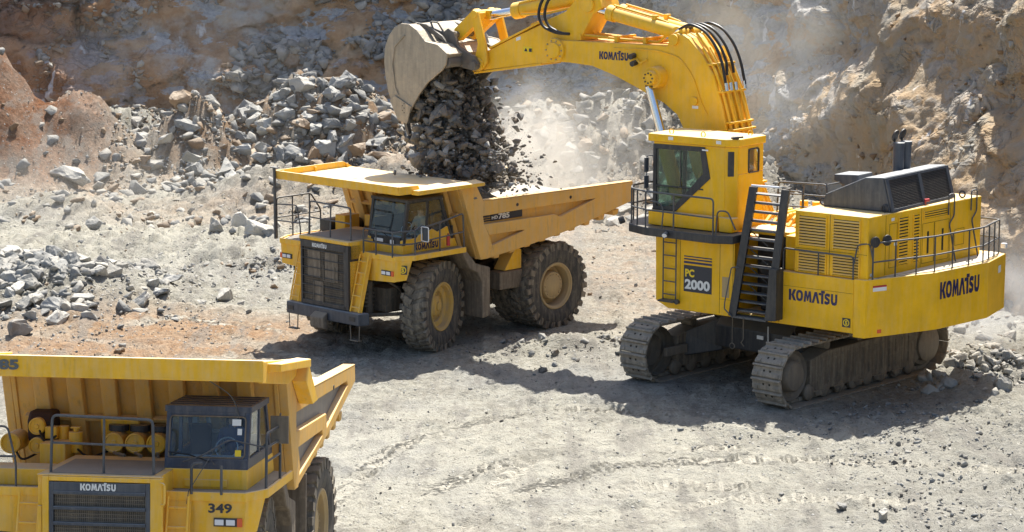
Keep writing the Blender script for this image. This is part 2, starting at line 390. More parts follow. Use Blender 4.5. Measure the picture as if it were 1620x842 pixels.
def _hub(kind):
    mb = MB()
    if kind == 'front':
        mb.lathe([(.32, .03), (.31, .12), (.26, .17), (.14, .19), (.13, .23), (0, .24)], 32)
        for k in range(14):
            a = 2 * math.pi * k / 14; mb.cyl((.40 * math.cos(a), .05, .40 * math.sin(a)), (.40 * math.cos(a), .10, .40 * math.sin(a)), .022, 6)
    else:
        mb.lathe([(.45, -.08), (.44, .16), (.41, .20), (.30, .21), (.28, .225), (0, .23)], 36)
        for k in range(16):
            a = 2 * math.pi * k / 16; mb.cyl((.355 * math.cos(a), .2, .355 * math.sin(a)), (.355 * math.cos(a), .235, .355 * math.sin(a)), .02, 6)
    return mesh_of('hub', mb, M['rimfront'] if kind == 'front' else M['rimtan'], True)
TY = _tyre(); RIM = {k: _rim(k) for k in ('front', 'rear')}; HUB = {k: _hub(k) for k in ('front', 'rear')}
def wheel(parent, x, y, kind, left=True, steer=0.0, spin=0.0):
    wv = link(bpy.data.objects.new('wheel', RIM[kind]), parent); wv.location = (x, y, 1.345)
    wv.rotation_euler = (0, spin, (0 if left else math.pi) + steer)
    link(bpy.data.objects.new('tyre', TY), wv); link(bpy.data.objects.new('hub', HUB[kind]), wv)
    return wv

def ladder(parent, a0, a1, wdir, width, n, mat, r=.022, name='ladder'):
    """a0 foot, a1 head of one stringer, wdir unit vector to the other"""
    mb = MB(); a0 = Vector(a0); a1 = Vector(a1); wv = Vector(wdir) * width
    mb.tube([a0, a1], r, 8); mb.tube([a0 + wv, a1 + wv], r, 8)
    for k in range(n):
        p = a0.lerp(a1, (k + .4) / n); mb.tube([p, p + wv], r * .85, 6)
    return part(name, mb, mat, parent, smooth=True)

# ------------------------------------------------------------------ dump truck
def dump_truck(v, matrix, label):
    root = thing('dump_truck', label, 'dump truck', 'rigid mining dump trucks', matrix)
    Y = M['truck']; B = M['body']; D = M['black']; U = M['under']; RL = M['rail']
    rr = random.Random(v)
    # frame
    fr = MB()
    for s in (1, -1):
        fr.prism([(2.2, 1.05), (2.2, 1.5), (-1.0, 1.75), (-3.2, 1.95), (-7.4, 2.25), (-7.4, 1.9), (-4.9, 1.25), (-3.0, 1.1), (0, 1.0)], 1, s * .42, s * .72)
    fr.box(-1.2, -0.9, -.42, .42, 1.2, 1.7); fr.box(-7.2, -6.9, -.42, .42, 1.9, 2.2); fr.box(1.7, 2.1, -.42, .42, 1.1, 1.5)
    part('frame', fr, U, root, .03)
    ax = MB(); ax.cyl((0, -1.9, 1.3), (0, 1.9, 1.3), .22, 16); ax.cyl((-4.95, -2.4, 1.35), (-4.95, 2.4, 1.35), .38, 20); ax.cyl((-4.95, -.5, 1.35), (-4.95, .5, 1.35), .62, 20)
    for s in (1, -1): ax.cyl((.1, s * 1.35, .95), (.15, s * 1.2, 2.6), .2, 14); ax.cyl((-4.6, s * .9, 1.5), (-4.2, s * .85, 2.3), .16, 12)
    part('axle', ax, U, root, smooth=True)
    eng = MB(); eng.box(-.5, 1.9, -.85, .85, 1.3, 2.95); eng.box(.9, 1.5, 1.05, 1.75, 1.3, 2.0); eng.cyl((1.7, 1.2, 1.2), (1.7, 1.2, 2.2), .13, 12)
    for k in range(6): eng.box(1.55, 1.95, 1.0, 1.3, 1.45 + k * .12, 1.51 + k * .12)
    eng.box(.2, .7, -1.7, -1.0, 1.3, 2.1); eng.tube([(1.8, 1.3, 1.2), (1.2, 2.0, 1.25), (.2, 2.0, 1.2)], .06, 8); eng.tube([(1.6, 1.8, 2.3), (1.0, 1.9, 1.9), (.9, 1.4, 1.4)], .035, 8, .2)
    eng.box(-.8, .1, 1.0, 1.6, 2.2, 2.93)
    part('engine', eng, U, root, .02)
    # wheels
    sa = R(19) if v == 1 else R(6)
    wheel(root, 0, 2.13, 'front', True, sa); wheel(root, 0, -2.13, 'front', False, sa, .4)
    for k, (y, l) in enumerate(((2.21, True), (1.38, True), (-1.38, False), (-2.21, False))): wheel(root, -4.95, y, 'rear', l, 0, .3 * k)
    # bumper
    bm = MB(); bm.prism([(2.15, -1.62), (2.5, -1.55), (2.5, 1.62), (2.15, 1.72)], 2, 1.0, 1.36)
    bp_ = part('bumper', bm, M['slate'], root, .03)
    hk = MB(); hk.prism([(2.5, 1.25), (2.72, 1.1), (2.7, .78), (2.5, .72)], 1, -.28, .30); part('tow_hitch', hk, M['guard'], bp_, .04)
    for s in (1, -1): lm = MB(); lm.box(2.49, 2.515, s * 1.35 - .13, s * 1.35 + .13, 1.12, 1.26); part('tow_eye', lm, D, bp_, .01)
    for s in (-1, 1):
        y0 = 1.15 if s > 0 else -1.55
        st = MB(); st.tube([(2.4, y0, 1.05), (2.4, y0 + .03, .55), (2.4, y0 + .38, .55), (2.4, y0 + .41, 1.05)], .018, 6); st.box(2.3, 2.46, y0 + .03, y0 + .38, .53, .56)
        part('step', st, M['steel'], root)
    # hood and radiator grille
    hd = MB(); hd.box(.1, 2.32, -1.06, 1.1, 2.85, 3.40); hd.box(2.32, 2.40, -1.06, 1.1 if v == 1 else 1.17, 3.285 if v == 1 else 3.385, 3.405); hd.box(1.9, 2.36, -1.06, -.98, 1.36, 2.85); hd.box(1.9, 2.36, 1.02, 1.10, 1.36, 2.85)
    hood = part('hood', hd, Y, root, .035)
    hx = MB(); hx.box(.6, 2.2, -.9, .95, 3.401, 3.412); part('tread_plate', hx, M['plate'], hood)
    yl, yr = (-.98, 1.10) if v == 1 else (-.84, .95)
    gz = 1.38
    if v == 2:
        fm = MB(); fm.box(2.36, 2.41, -.96, -.84, gz, 3.38); fm.box(2.36, 2.41, .95, 1.17, gz, 3.38); fm.box(2.36, 2.41, -.84, .95, 3.30, 3.38); part('grille_surround', fm, Y, root, .012)
    gr = MB(); top = 3.28
    gr.box(1.9, 2.34, yl, yr, gz, top)
    grille = part('grille', gr, U if v == 2 else M['black'], root)
    gf = MB()
    gf.box(2.34, 2.41, yl, yl + .08, gz, top); gf.box(2.34, 2.41, yr - (.08 if v == 2 else .2), yr, gz, top); gf.box(2.34, 2.41, yl + .08, yr - .08, top - (.16 if v == 2 else .2), top); gf.box(2.34, 2.41, yl + .08, yr - .08, gz, gz + .12)
    nb = 6
    if v == 2:
        for k in range(nb): z = gz + .12 + (top - gz - .28) * (k + .82) / nb; gf.box(2.36, 2.43, yl + .08, yr - .08, z, z + .055)
    else:
        for k in range(nb): z = gz + .12 + (top - gz - .32) * (k + .7) / nb; gf.box(2.39, 2.42, yl + .02, yr - .18, z, z + .022)
    part('grille_frame', gf, M['black'] if v == 1 else M['slate'], grille, .008)
    ms = MB()
    for k in range(44): y = yl + .1 + (yr - yl - .2) * k / 43; ms.box(2.342, 2.352, y - .006, y + .006, gz + .1, top - .1)
    for k in range(26): z = gz + .12 + (top - gz - .28) * k / 25; ms.box(2.352, 2.36, yl + .08, yr - .08, z - .005, z + .005)
    part('grille_mesh', ms, M['steel'] if v == 2 else M['guard'], grille)
    if v == 1:
        pn = MB(); pn.box(2.36, 2.375, -.70, -.15, 2.2, 3.02); pn.box(2.36, 2.375, .05, .62, 2.15, 3.0); pn.box(2.36, 2.375, -.48, -.02, 1.5, 2.1)
        part('radiator_core', pn, M['guard'], grille)
        po = MB(); po.tube([(2.41, .02, 2.62), (2.41, .02, 2.15), (2.41, .5, 2.15), (2.41, .5, 2.6)], .014, 6); po.tube([(2.41, -.42, 1.52), (2.41, -.42, 2.1)], .016, 6); po.tube([(2.41, 0, 1.46), (2.41, 0, 2.0)], .016, 6); part('guard_rod', po, M['steel'], grille)
    ly = -.45 if v == 1 else -.28
    lettering('KOMATSU', (2.412 if v == 1 else 2.412, ly, top - .135 if v == 2 else top - .17), (0, 1, 0), (0, 0, 1), .63, .12, M['decal_white'], grille)
    # decks
    for s in (1, -1):
        dk = MB(); pl = [(1.88, s * 1.1), (1.88, s * 2.5), (1.35, s * 2.78), (-.75, s * 2.78), (-.95, s * 2.4), (-.95, s * 1.1)]
        dk.prism(pl, 2, 2.96, 3.05); dk.prism([(1.90, s * 1.08), (1.90, s * 2.51), (1.36, s * 2.80), (-.76, s * 2.80), (-.76, s * 2.74), (1.34, s * 2.74), (1.84, s * 2.47), (1.84, s * 1.08)], 2, 2.93, 3.09)
        deck = part('deck', dk, Y, root, .012)
        tp = MB(); tp.prism([(1.75, s * 1.15), (1.75, s * 2.4), (1.3, s * 2.7), (-.7, s * 2.7), (-.85, s * 2.35), (-.85, s * 1.15)], 2, 3.052, 3.062); part('tread_plate', tp, M['plate'], deck)
        fp = MB(); fp.prism([(s * 1.15, 2.95), (s * 2.5, 2.95), (s * 2.46, 2.32), (s * 1.22, 2.25), (s * 1.15, 2.35)], 0, 1.80, 1.855)
        fp.plate([(1.85, s * 2.49, 2.95), (1.40, s * 2.74, 2.95), (1.52, s * 2.62, 2.36), (1.85, s * 2.45, 2.33)], .04)
        fp.prism([(1.8, 2.95), (-.3, 2.95), (-.1, 2.80), (1.3, 2.75), (1.5, 2.4), (1.8, 2.3)], 1, s * 1.2, s * 1.25)
        pan = part('fender_panel', fp, Y, root, .012)
        hb = MB(); hb.box(1.856, 1.88, s * 2.18 - .24, s * 2.18 + .19, 2.49, 2.64); hl = part('headlight', hb, D, pan, .006)
        for q in (-.14, .06): lz = MB(); lz.box(1.881, 1.90, s * 2.18 + q - .08, s * 2.18 + q + .08, 2.515, 2.615); part('lens', lz, M['lamp'], hl, .01)
        lz = MB(); yy = s * 2.40 if s > 0 else -2.47; lz.box(1.858, 1.89, yy - .045, yy + .045, 2.49, 2.64); part('indicator', lz, M['amber'], pan, .006)
        # leaning ladder with its back panel
        lp = MB(); a = 1.10 if s > 0 else -1.55
        lp.plate([(2.30, a, 1.36), (2.30, a + .45, 1.36), (1.87, a + .45, 2.95), (1.87, a, 2.95)], .03)
        part('ladder_panel', lp, Y, root, .01)
        ladder(root, (2.40, a + .06, 1.38), (1.98, a + .06, 3.02), (0, 1, 0), .36, 5, Y, .024)
    if v == 1: emblem((1.66, 2.62, 2.68), (-.5, .87, 0), (0, 0, 1), .26, root)
    # cab ----------------------------------------------------------
    CP = Y; ND = M['navy'] if v == 2 else M['black']; y0, y1 = (.87, 2.35) if v == 1 else (.95, 2.43); RZ = 4.54 if v == 1 else 4.40
    cb = MB(); zf = 3.42 if v == 2 else 3.32
    cb.prism([(1.42, 3.06), (1.42, zf), (-.72, zf), (-.85, 3.06)], 1, y0, y1)
    if v == 2: cb.box(1.42, 1.45, y0 + .35, y1 - .35, 3.10, 3.24)
    else:
        cb.box(1.36, 1.42, y0, y0 + .14, 3.32, 3.47); cb.box(1.36, 1.42, y1 - .1, y1, 3.32, 3.47)
        cb.prism([(1.42, 3.32), (1.40, 3.49), (.80, 3.50), (.74, 3.58), (.42, 3.62), (.20, 3.70), (-.02, 3.58), (-.45, 3.72), (-.60, 3.32)], 1, y1 - .05, y1)
        cb.prism([(1.42, 3.32), (1.40, 3.49), (-.60, 3.55), (-.70, 3.32)], 1, y0, y0 + .05)
    cab = part('cab', cb, CP, root, .02)
    nv = MB(); zb = 3.60 if v == 2 else 3.54
    if v == 2:
        nv.box(1.34, 1.415, y0, y1, zf, zb); nv.box(-.65, 1.34, y1 - .05, y1, zf, zb); nv.box(-.65, 1.34, y0, y0 + .05, zf, zb)
    else: nv.box(1.34, 1.41, y0 + .14, y1 - .1, zf, zb)
    nv.box(-.66, -.6, y0, y1, zf, 3.7)
    part('belt_panel', nv, ND, cab, .01)
    pl = MB(); wid = .09
    def pil(xa, za, xb, zb_, ya, wx=.09, wy=.07): pl.loft([(xa - wx / 2, ya - wy / 2, za), (xa + wx / 2, ya - wy / 2, za), (xa + wx / 2, ya + wy / 2, za), (xa - wx / 2, ya + wy / 2, za)], [(xb - wx / 2, ya - wy / 2, zb_), (xb + wx / 2, ya - wy / 2, zb_), (xb + wx / 2, ya + wy / 2, zb_), (xb - wx / 2, ya + wy / 2, zb_)])
    for ya in (y0 + .035, y1 - .035):
        pil(1.36, zf, 1.16, RZ + .02, ya, .12, .09); pil(.42, zf, .36, RZ + .02, ya, .09, .06); pil(-.60, zf, -.15, RZ + .02, ya, .12, .07)
    if v == 2: pl.box(1.16, 1.23, y0 + .08, y1 - .08, 4.33, 4.42)
    part('window_frame', pl, ND, cab, .01)
    rf = MB(); rf.prism([(1.24, y0 - .04), (1.24, y1 + .04), (-.22, y1 + .04), (-.22, y0 - .04)], 2, RZ, RZ + .11)
    if v == 2:
        for k in range(5): rf.box(1.0 - .26 * k, 1.03 - .26 * k, y0, y1, RZ + .11, RZ + .13)
    part('roof', rf, ND, cab, .03)
    g = MB(); g.plate([(1.37, y0 + .07, zb), (1.37, y1 - .07, zb), (1.19, y1 - .07, RZ - .04), (1.19, y0 + .07, RZ - .04)], .012); part('windshield', g, M['glass'], cab)
    for ya, nm in ((y1 - .03, 'side_window'), (y0 + .03, 'side_window')):
        g = MB(); g.prism([(1.30, zf + .2), (1.12, RZ - .02), (-.12, RZ - .02), (-.5, zf + .25)], 1, ya - .006, ya + .006); part(nm, g, M['glass'], cab)
    g = MB(); g.plate([(-.58, y0 + .07, 3.7), (-.58, y1 - .07, 3.7), (-.19, y1 - .07, RZ - .02), (-.19, y0 + .07, RZ - .02)], .01); part('rear_window', g, M['glass'], cab)
    if v == 2:
        sl_ = MB(); F = lambda y, z: (1.385 - (z - 3.6) * .2 + .012, y, z)
        sl_.tube([F(y0 + .06, 3.62), F(y1 - .06, 3.62), F(y1 - .06, 4.33), F(y0 + .06, 4.33), F(y0 + .06, 3.62)], .014, 6, .08); part('window_seal', sl_, M['guard'], cab)
        for a_, b_, z_, c in ((2.13, 2.29, 4.18, 'sticker'), (2.23, 2.31, 4.02, 'sticker'), (2.20, 2.31, 3.65, 'hi')):
            st = MB(); st.plate([(1.385 - (z_ - 3.6) * .19 + .02, a_, z_), (1.385 - (z_ - 3.6) * .19 + .02, b_, z_), (1.385 - (z_ + .11 - 3.6) * .19 + .02, b_, z_ + .11), (1.385 - (z_ + .11 - 3.6) * .19 + .02, a_, z_ + .11)], .002)
            part('sticker', st, M['sticker'] if c == 'sticker' else M['decal_yellow'], cab)
    wp = MB(); wp.tube([(1.43, 1.75, 3.55), (1.40, 1.4, 3.66), (1.38, 1.0, 3.70)], .012, 6); part('wiper', wp, M['hose'], cab)
    inn = MB(); inn.box(-.1, .05, 1.72, 2.15, 3.4, 4.15); inn.box(-.1, .45, 1.72, 2.15, 3.32, 3.46); inn.box(-.3, -.18, 1.0, 1.4, 3.4, 4.0); inn.box(-.3, .15, 1.0, 1.4, 3.32, 3.44)
    part('seat', inn, M['seat'], cab, .04)
    if v == 1:
        rw = MB(); rw.plate([(-.52, y0 + .05, 3.32), (-.52, y1 - .05, 3.32), (-.16, y1 - .05, RZ), (-.16, y0 + .05, RZ)], .03); rw.box(-.5, 1.2, y0 + .06, y0 + .08, 3.32, 4.0); part('dark_cab_backing', rw, M['seat'], cab)  # dark sheets added so the cab shows dark through its windows
    bw = MB(); bw.tube([(-.50, y0 + .35, 3.82), (-.50, y1 - .35, 3.82), (-.30, y1 - .35, RZ - .14), (-.30, y0 + .35, RZ - .14), (-.50, y0 + .35, 3.82)], .045, 6, .08); bw.box(-.55, -.5, y0 + .06, y1 - .06, 3.45, 3.78); bw.box(-.30, -.22, y0 + .06, y1 - .06, RZ - .1, RZ); bw.box(-.5, -.3, y0 + .06, y0 + .16, 3.5, RZ); part('cab_lining', bw, M['interior'], cab, .01)
    ds = MB(); ds.box(.95, 1.28, y0 + .1, y1 - .1, zf, zf + .18); ds.lathe([(.19, -.01), (.21, 0), (.19, .01)], 20, Matrix.Translation((.85, 1.93, 3.72)) @ Matrix.Rotation(R(60), 4, 'Y') @ Matrix.Rotation(R(90), 4, 'X')); part('dashboard', ds, M['interior'], cab)
    if v == 1:
        lettering('KOMATSU', (.95, y1, 3.13), (-1, 0, 0), (0, 0, 1), .98, .19, M['decal_navy'], cab)
        w1 = MB(); w1.box(1.42, 1.445, 1.2, 1.55, 3.36, 3.46); w1.box(1.42, 1.445, 1.85, 2.0, 3.34, 3.46); part('washer_box', w1, M['lamp'], cab, .01)
        ex = MB(); ex.cyl((-.1, 2.70, 3.2), (-.1, 2.70, 3.50), .055, 12); ex.cyl((-.1, 2.70, 3.50), (-.1, 2.70, 3.56), .025, 8); part('fire_extinguisher', ex, M['red'], root, smooth=True)
    else:
        lettering('349', (1.857, 1.84, 2.72), (0, 1, 0), (0, 0, 1), .42, .17, M['decal_black'], root, bold=.03)
        an = MB(); an.tube([(1.25, 2.25, 4.3), (1.3, 2.15, 4.7), (1.5, 1.75, 5.0), (1.6, 1.6, 5.05)], .010, 6, .2); part('aerial', an, M['rail'], cab)
        an = MB(); an.tube([(1.45, 1.85, 3.5), (1.6, 1.8, 3.65), (1.9, 1.5, 3.1), (1.9, 1.4, 2.5)], .008, 6); part('cable', an, M['rail'], root)
    # handrails -------------------------------------------------------
    def rail(pts, r=.026, cr=.1, posts=(), mids=()):
        mb = MB(); mb.tube(pts, r, 8, cr)
        for a, b in posts: mb.tube([a, b], r * .9, 8)
        for q in mids: mb.tube(q, r * .8, 8, cr)
        part('handrail', mb, RL, root, smooth=True)
    rail([(2.15, -.88, 3.41), (2.12, -.86, 4.40), (2.12, .92, 4.36), (2.15, .95, 3.41)], posts=[((2.15, .06, 3.41), (2.12, .06, 4.38))], mids=[[(2.13, -.87, 3.92), (2.13, .94, 3.90)]])
    rail([(1.9, 1.22, 3.05), (1.9, 1.22, 3.78), (1.9, 2.46, 3.78), (1.36, 2.74, 3.80), (.2, 2.76, 3.95), (-.66, 2.76, 4.10), (-.7, 2.76, 3.08)] if v == 1 else [(1.9, 1.55, 3.05), (1.9, 1.55, 3.58), (1.9, 1.75, 3.60)],
         posts=[((1.9, 1.75, 3.05), (1.9, 1.75, 3.78)), ((1.9, 2.44, 3.05), (1.9, 2.44, 3.78)), ((1.3, 2.76, 3.05), (1.3, 2.76, 3.8)), ((.3, 2.76, 3.05), (.3, 2.76, 3.95))] if v == 1 else [((1.9, 2.08, 3.05), (1.9, 2.08, 3.56))],
         mids=[[(1.9, 1.22, 3.42), (1.9, 2.44, 3.42), (1.36, 2.74, 3.42), (-.68, 2.76, 3.55)]] if v == 1 else [])
    if v == 2:
        rail([(1.30, 2.74, 3.05), (1.25, 2.74, 4.05), (.2, 2.76, 4.05), (.2, 2.76, 3.05)], mids=[[(1.27, 2.74, 3.55), (.2, 2.76, 3.55)], [(1.26, 2.74, 3.8), (.2, 2.76, 3.8)]])
        rail([(1.27, 2.74, 3.8), (1.4, 2.1, 3.95), (1.6, 1.7, 3.7), (1.5, 1.3, 3.55)], r=.014)
    mr = MB()
    if v == 1: mr.box(1.02, 1.04, 2.80, 3.05, 3.50, 3.88); mr.tube([(1.3, 2.76, 3.8), (1.05, 2.80, 3.95), (1.04, 2.92, 3.9)], .02, 6)
    else: mr.box(.35, .39, 2.62, 2.95, 3.75, 4.25); mr.tube([(.3, 2.76, 4.05), (.36, 2.8, 4.3)], .02, 6)
    part('mirror', mr, M['steel'] if v == 2 else M['sticker'] if False else M['slate'], root, .012)
    if v == 1:
        mt_ = MB(); mt_.tube([(1.06, 2.78, 3.90), (1.06, 3.07, 3.90), (1.06, 3.07, 3.48), (1.06, 2.78, 3.48), (1.06, 2.78, 3.90)], .016, 6, .05); part('mirror_frame', mt_, M['lamp'], root)
    # right platform rail
    rail([(1.85, -2.68, 3.05), (1.85, -2.68, 4.28), (.45, -2.72, 4.28), (.05, -2.72, 3.75), (.05, -2.72, 3.05)], posts=[((1.2, -2.7, 3.05), (1.2, -2.7, 4.28)), ((.5, -2.72, 3.05), (.5, -2.72, 4.28))],
         mids=[[(1.85, -2.69, 3.68), (.05, -2.72, 3.68)], [(1.86, -2.65, 4.1), (1.86, -1.75, 4.15), (1.86, -1.6, 3.5), (1.86, -1.6, 3.05)], [(1.86, -2.65, 3.6), (1.86, -1.6, 3.62)]])
    if v == 1:
        po = MB(); po.tube([(1.93, -2.66, 3.05), (1.93, -2.66, 5.22)], .045, 8); po.box(1.86, 2.0, -2.80, -2.50, 5.2, 5.23); part('marker_pole', po, RL, root)
        # deck equipment
        bx = MB(); bx.box(-.25, .35, -1.72, -1.28, 3.06, 3.72); part('equipment_box', bx, Y, root, .02)
        bx = MB(); bx.cyl((.2, -2.35, 3.28), (-.5, -2.35, 3.28), .24, 16); bx.cyl((-.2, -2.0, 3.25), (-.9, -2.0, 3.25), .22, 16); part('air_cleaner', bx, D, root, smooth=True)
        bx = MB(); bx.box(-.5, -.1, -.9, -.3, 3.4, 3.75); part('equipment_box', bx, Y, root, .02)
    else:
        tb = MB(); tb.box(.9, 1.55, -2.70, -1.14, 3.06, 3.36); part('tool_box', tb, Y, root, .02)
        def drum(c, r, L, nm='air_cleaner', up=False):
            mb = MB(); rot = Matrix.Rotation(R(-90), 4, 'Z') if not up else Matrix.Rotation(R(90), 4, 'X')
            mb.lathe([(0, L), (r * .25, L), (r * .3, L - .02), (r * .8, L - .02), (r * .85, L), (r, L - .01), (r * 1.02, L - .05), (r, L - .08), (r, 0), (0, 0)], 28, Matrix.Translation(c) @ rot)
            return part(nm, mb, Y, root, smooth=True)
        for k in range(3):
            drum((-.75, -.42 + .40 * k, 3.60), .185, .6)
            cpm = MB(); cpm.cyl((-.55, -.42 + .4 * k, 3.78), (-.55, -.42 + .4 * k, 3.9), .19, 20); part('intake_cap', cpm, D, root, .01, True)
        drum((-.7, -1.88, 3.86), .155, .5, 'air_tank'); drum((-.7, -1.88, 3.50), .155, .5, 'air_tank'); drum((-.7, -2.35, 3.55), .19, .6, 'air_tank')
        bx = MB(); bx.box(-.35, .25, -1.68, -1.20, 3.06, 3.62); part('equipment_box', bx, Y, root, .02)
        bx = MB(); bx.cyl((-.25, -1.15, 3.4), (-.25, -1.15, 3.78), .13, 16); bx.cyl((-.25, -1.15, 3.78), (-.25, -1.15, 3.84), .05, 10); bx.box(-.3, -.2, -1.24, -1.06, 3.84, 3.87)
        bx.box(-.4, -.2, -1.72, -1.5, 3.64, 3.86); bx.cyl((-.4, -1.42, 3.6), (-.4, -1.42, 3.86), .1, 12); part('valve', bx, Y, root, .01, True)
        for a_, b_ in (((-.3, -1.88, 3.86), (-.2, -1.5, 3.7)), ((-.3, -1.88, 3.5), (-.3, -1.3, 3.45)), ((-.3, -2.35, 3.5), (-.3, -1.9, 3.35)), ((-.2, -1.15, 3.5), (-.4, -.5, 3.45))):
            hs = MB(); hs.tube([a_, (a_[0] + .25, (a_[1] + b_[1]) / 2, min(a_[2], b_[2]) - .12), b_], .022, 6, .2); part('hose', hs, M['hose'], root, smooth=True)
        for k in range(3): hs = MB(); hs.tube([(-.2, -.42 + .4 * k, 3.42), (.05, -.3 + .4 * k, 3.44), (.2, -.1 + .3 * k, 3.43)], .03, 6, .15); part('hose', hs, M['guard'], root, smooth=True)
        hs = MB(); hs.tube([(2.40, 1.12, 3.3), (2.46, 1.22, 3.3), (2.46, 1.22, 2.95), (2.40, 1.14, 2.92)], .02, 6, .06); part('grab_handle', hs, Y, root, smooth=True)
        tk = MB(); tk.plate([(-.78, -.80, 3.42), (-.78, -.02, 3.42), (-.60, -.05, 4.02), (-.60, -.78, 4.02)], .12); part('heat_shield', tk, Y, root, .05)
    cv = MB(); cv.prism([(-.9, 3.55), (-.35, 3.55), (-.3, 3.95), (-.45, 4.12), (-.85, 4.12)], 1, -2.1, -1.62) if v == 2 else cv.prism([(-1.0, 3.3), (-.4, 3.3), (-.35, 3.85), (-.5, 4.0), (-.95, 4.0)], 1, -.9, -.35)
    part('exhaust_cover', cv, M['brown'], root, .06)
    # mud guards ---------------------------------------------------------
    for s in (1, -1):
        mg = MB(); mg.prism([(-.72, 2.94), (-.95, 2.94), (-1.35, 2.50), (-1.95, 2.32), (-1.95, .85), (-1.62, .80), (-1.60, 1.9), (-1.42, 2.22), (-1.1, 2.36)], 1, s * 1.35, s * 2.62); part('mud_guard', mg, M['guard'], root, .03)
        mg = MB(); mg.box(-3.75, -2.75, s * 1.7, s * 2.25, 1.45, 2.0); part('fuel_tank' if s < 0 else 'rear_mud_guard', mg, M['guard'], root, .04)
        mg = MB(); mg.prism([(-3.0, 2.02), (-3.75, 2.02), (-3.75, 2.6), (-3.5, 2.7)], 1, s * 1.72, s * 2.2); part('hoist_bracket', mg, Y, root, .02)
        if v == 2: mg = MB(); mg.box(-2.62, -2.55, s * 1.6, s * 2.70, 1.25, 2.75); part('mud_flap', mg, M['guard'], root, .02)
        hc = MB(); hc.cyl((-1.9, s * 1.05, 1.4), (-3.0, s * 1.05, 2.9), .13, 12); part('hoist_cylinder', hc, U, root, smooth=True)
    # dump body ----------------------------------------------------------
    out = [(-.62, 4.86), (-1.28, 4.92), (-1.60, 4.36), (-8.37, 4.28), (-8.40, 3.67), (-7.1, 3.40), (-5.45, 3.06), (-3.5, 2.78), (-1.80, 2.60), (-1.46, 2.60)]
    if v == 2: out = [(-.62, 4.86), (-1.28, 4.92), (-1.60, 4.36), (-7.95, 4.26), (-8.0, 3.90), (-5.45, 3.28), (-3.5, 2.95), (-1.80, 2.62), (-1.46, 2.62)]
    fw = MB(); fw.plate([(-.72, -2.46, 4.84), (-.72, 2.46, 4.84), (-1.50, 2.46, 2.66), (-1.50, -2.46, 2.66)], .08)
    nr = 7
    for k in range(nr):
        yc = -1.92 + .64 * k; d = .15
        fw.loft([(-.62, yc - .165, 4.84), (-.62, yc + .165, 4.84), (-.62 + d, yc + .14, 4.84), (-.62 + d, yc - .14, 4.84)], [(-1.40, yc - .165, 2.70), (-1.40, yc + .165, 2.70), (-1.40 + d, yc + .14, 2.70), (-1.40 + d, yc - .14, 2.70)])
    fw.plate([(-.98 + .12, -2.3, 4.0), (-.98 + .12, 2.3, 4.0), (-1.02 + .12, 2.3, 3.92), (-1.02 + .12, -2.3, 3.92)], .14)
    body = part('dump_body', fw, B, root, .02)
    for s in (1, -1):
        sw = MB(); sw.prism(out, 1, s * 2.44, s * 2.53)
        a, b = s * 2.532, s * 2.70
        if v == 2: st = MB(); st.prism([(-1.62, 4.1), (-7.6, 4.12), (-7.6, 3.9), (-4.6, 3.1), (-1.8, 2.8)], 1, s * 2.531, s * 2.536)
        sw.prism([(-.64, 4.85), (-1.27, 4.905), (-1.59, 4.35), (-1.57, 3.9), (-1.62, 3.66), (-1.82, 3.3), (-1.97, 2.97), (-1.79, 2.61), (-1.47, 2.61), (-1.05, 3.7)], 1, a, b)
        if v == 2:
            sw.prism([(-1.595, 4.355), (-7.94, 4.255), (-7.99, 3.91), (-5.45, 3.29), (-3.5, 2.96), (-1.80, 2.63), (-1.83, 2.80), (-3.5, 3.10), (-4.3, 3.26), (-4.25, 3.36), (-1.75, 3.36), (-1.66, 3.68), (-4.66, 3.64), (-4.74, 3.34), (-7.1, 3.93), (-7.0, 4.02), (-1.58, 4.05)], 1, a + s * .002, b - s * .012)
            part('side_steel', st, M['steelbed'], root)
        else: sw.prism([(-1.595, 4.355), (-8.36, 4.275), (-8.39, 3.675), (-7.1, 3.41), (-5.45, 3.07), (-3.5, 2.79), (-1.80, 2.615), (-1.98, 2.98), (-3.33, 3.27), (-3.36, 3.30), (-1.83, 3.31), (-1.63, 3.65), (-4.75, 3.62), (-4.97, 3.52), (-6.6, 3.92), (-3.42, 3.93), (-1.575, 3.91)], 1, a + s * .002, b - s * .012)
        part('side_wall', sw, B, body, .015)
        ln = MB(); ln.prism([(-1.0, 4.7), (-1.62, 4.33), (out[3][0] + .07, 4.24), (out[4][0] + .07, out[4][1] + .08), (-5.5, 3.2), (-1.7, 2.8)], 1, s * 2.425, s * 2.438); part('liner', ln, M['liner'], body)
        tp = MB(); tp.box(-8.36, -1.62, s * 2.43 if s > 0 else -2.69, s * 2.69 if s > 0 else -2.43, 4.362, 4.375) if False else tp.prism([(-1.62, 4.36), (out[3][0] + .02, out[3][1] + .002), (out[3][0] + .02, out[3][1] + .02), (-1.62, 4.378)], 1, s * 2.43, s * 2.69); part('top_rail', tp, B, body)
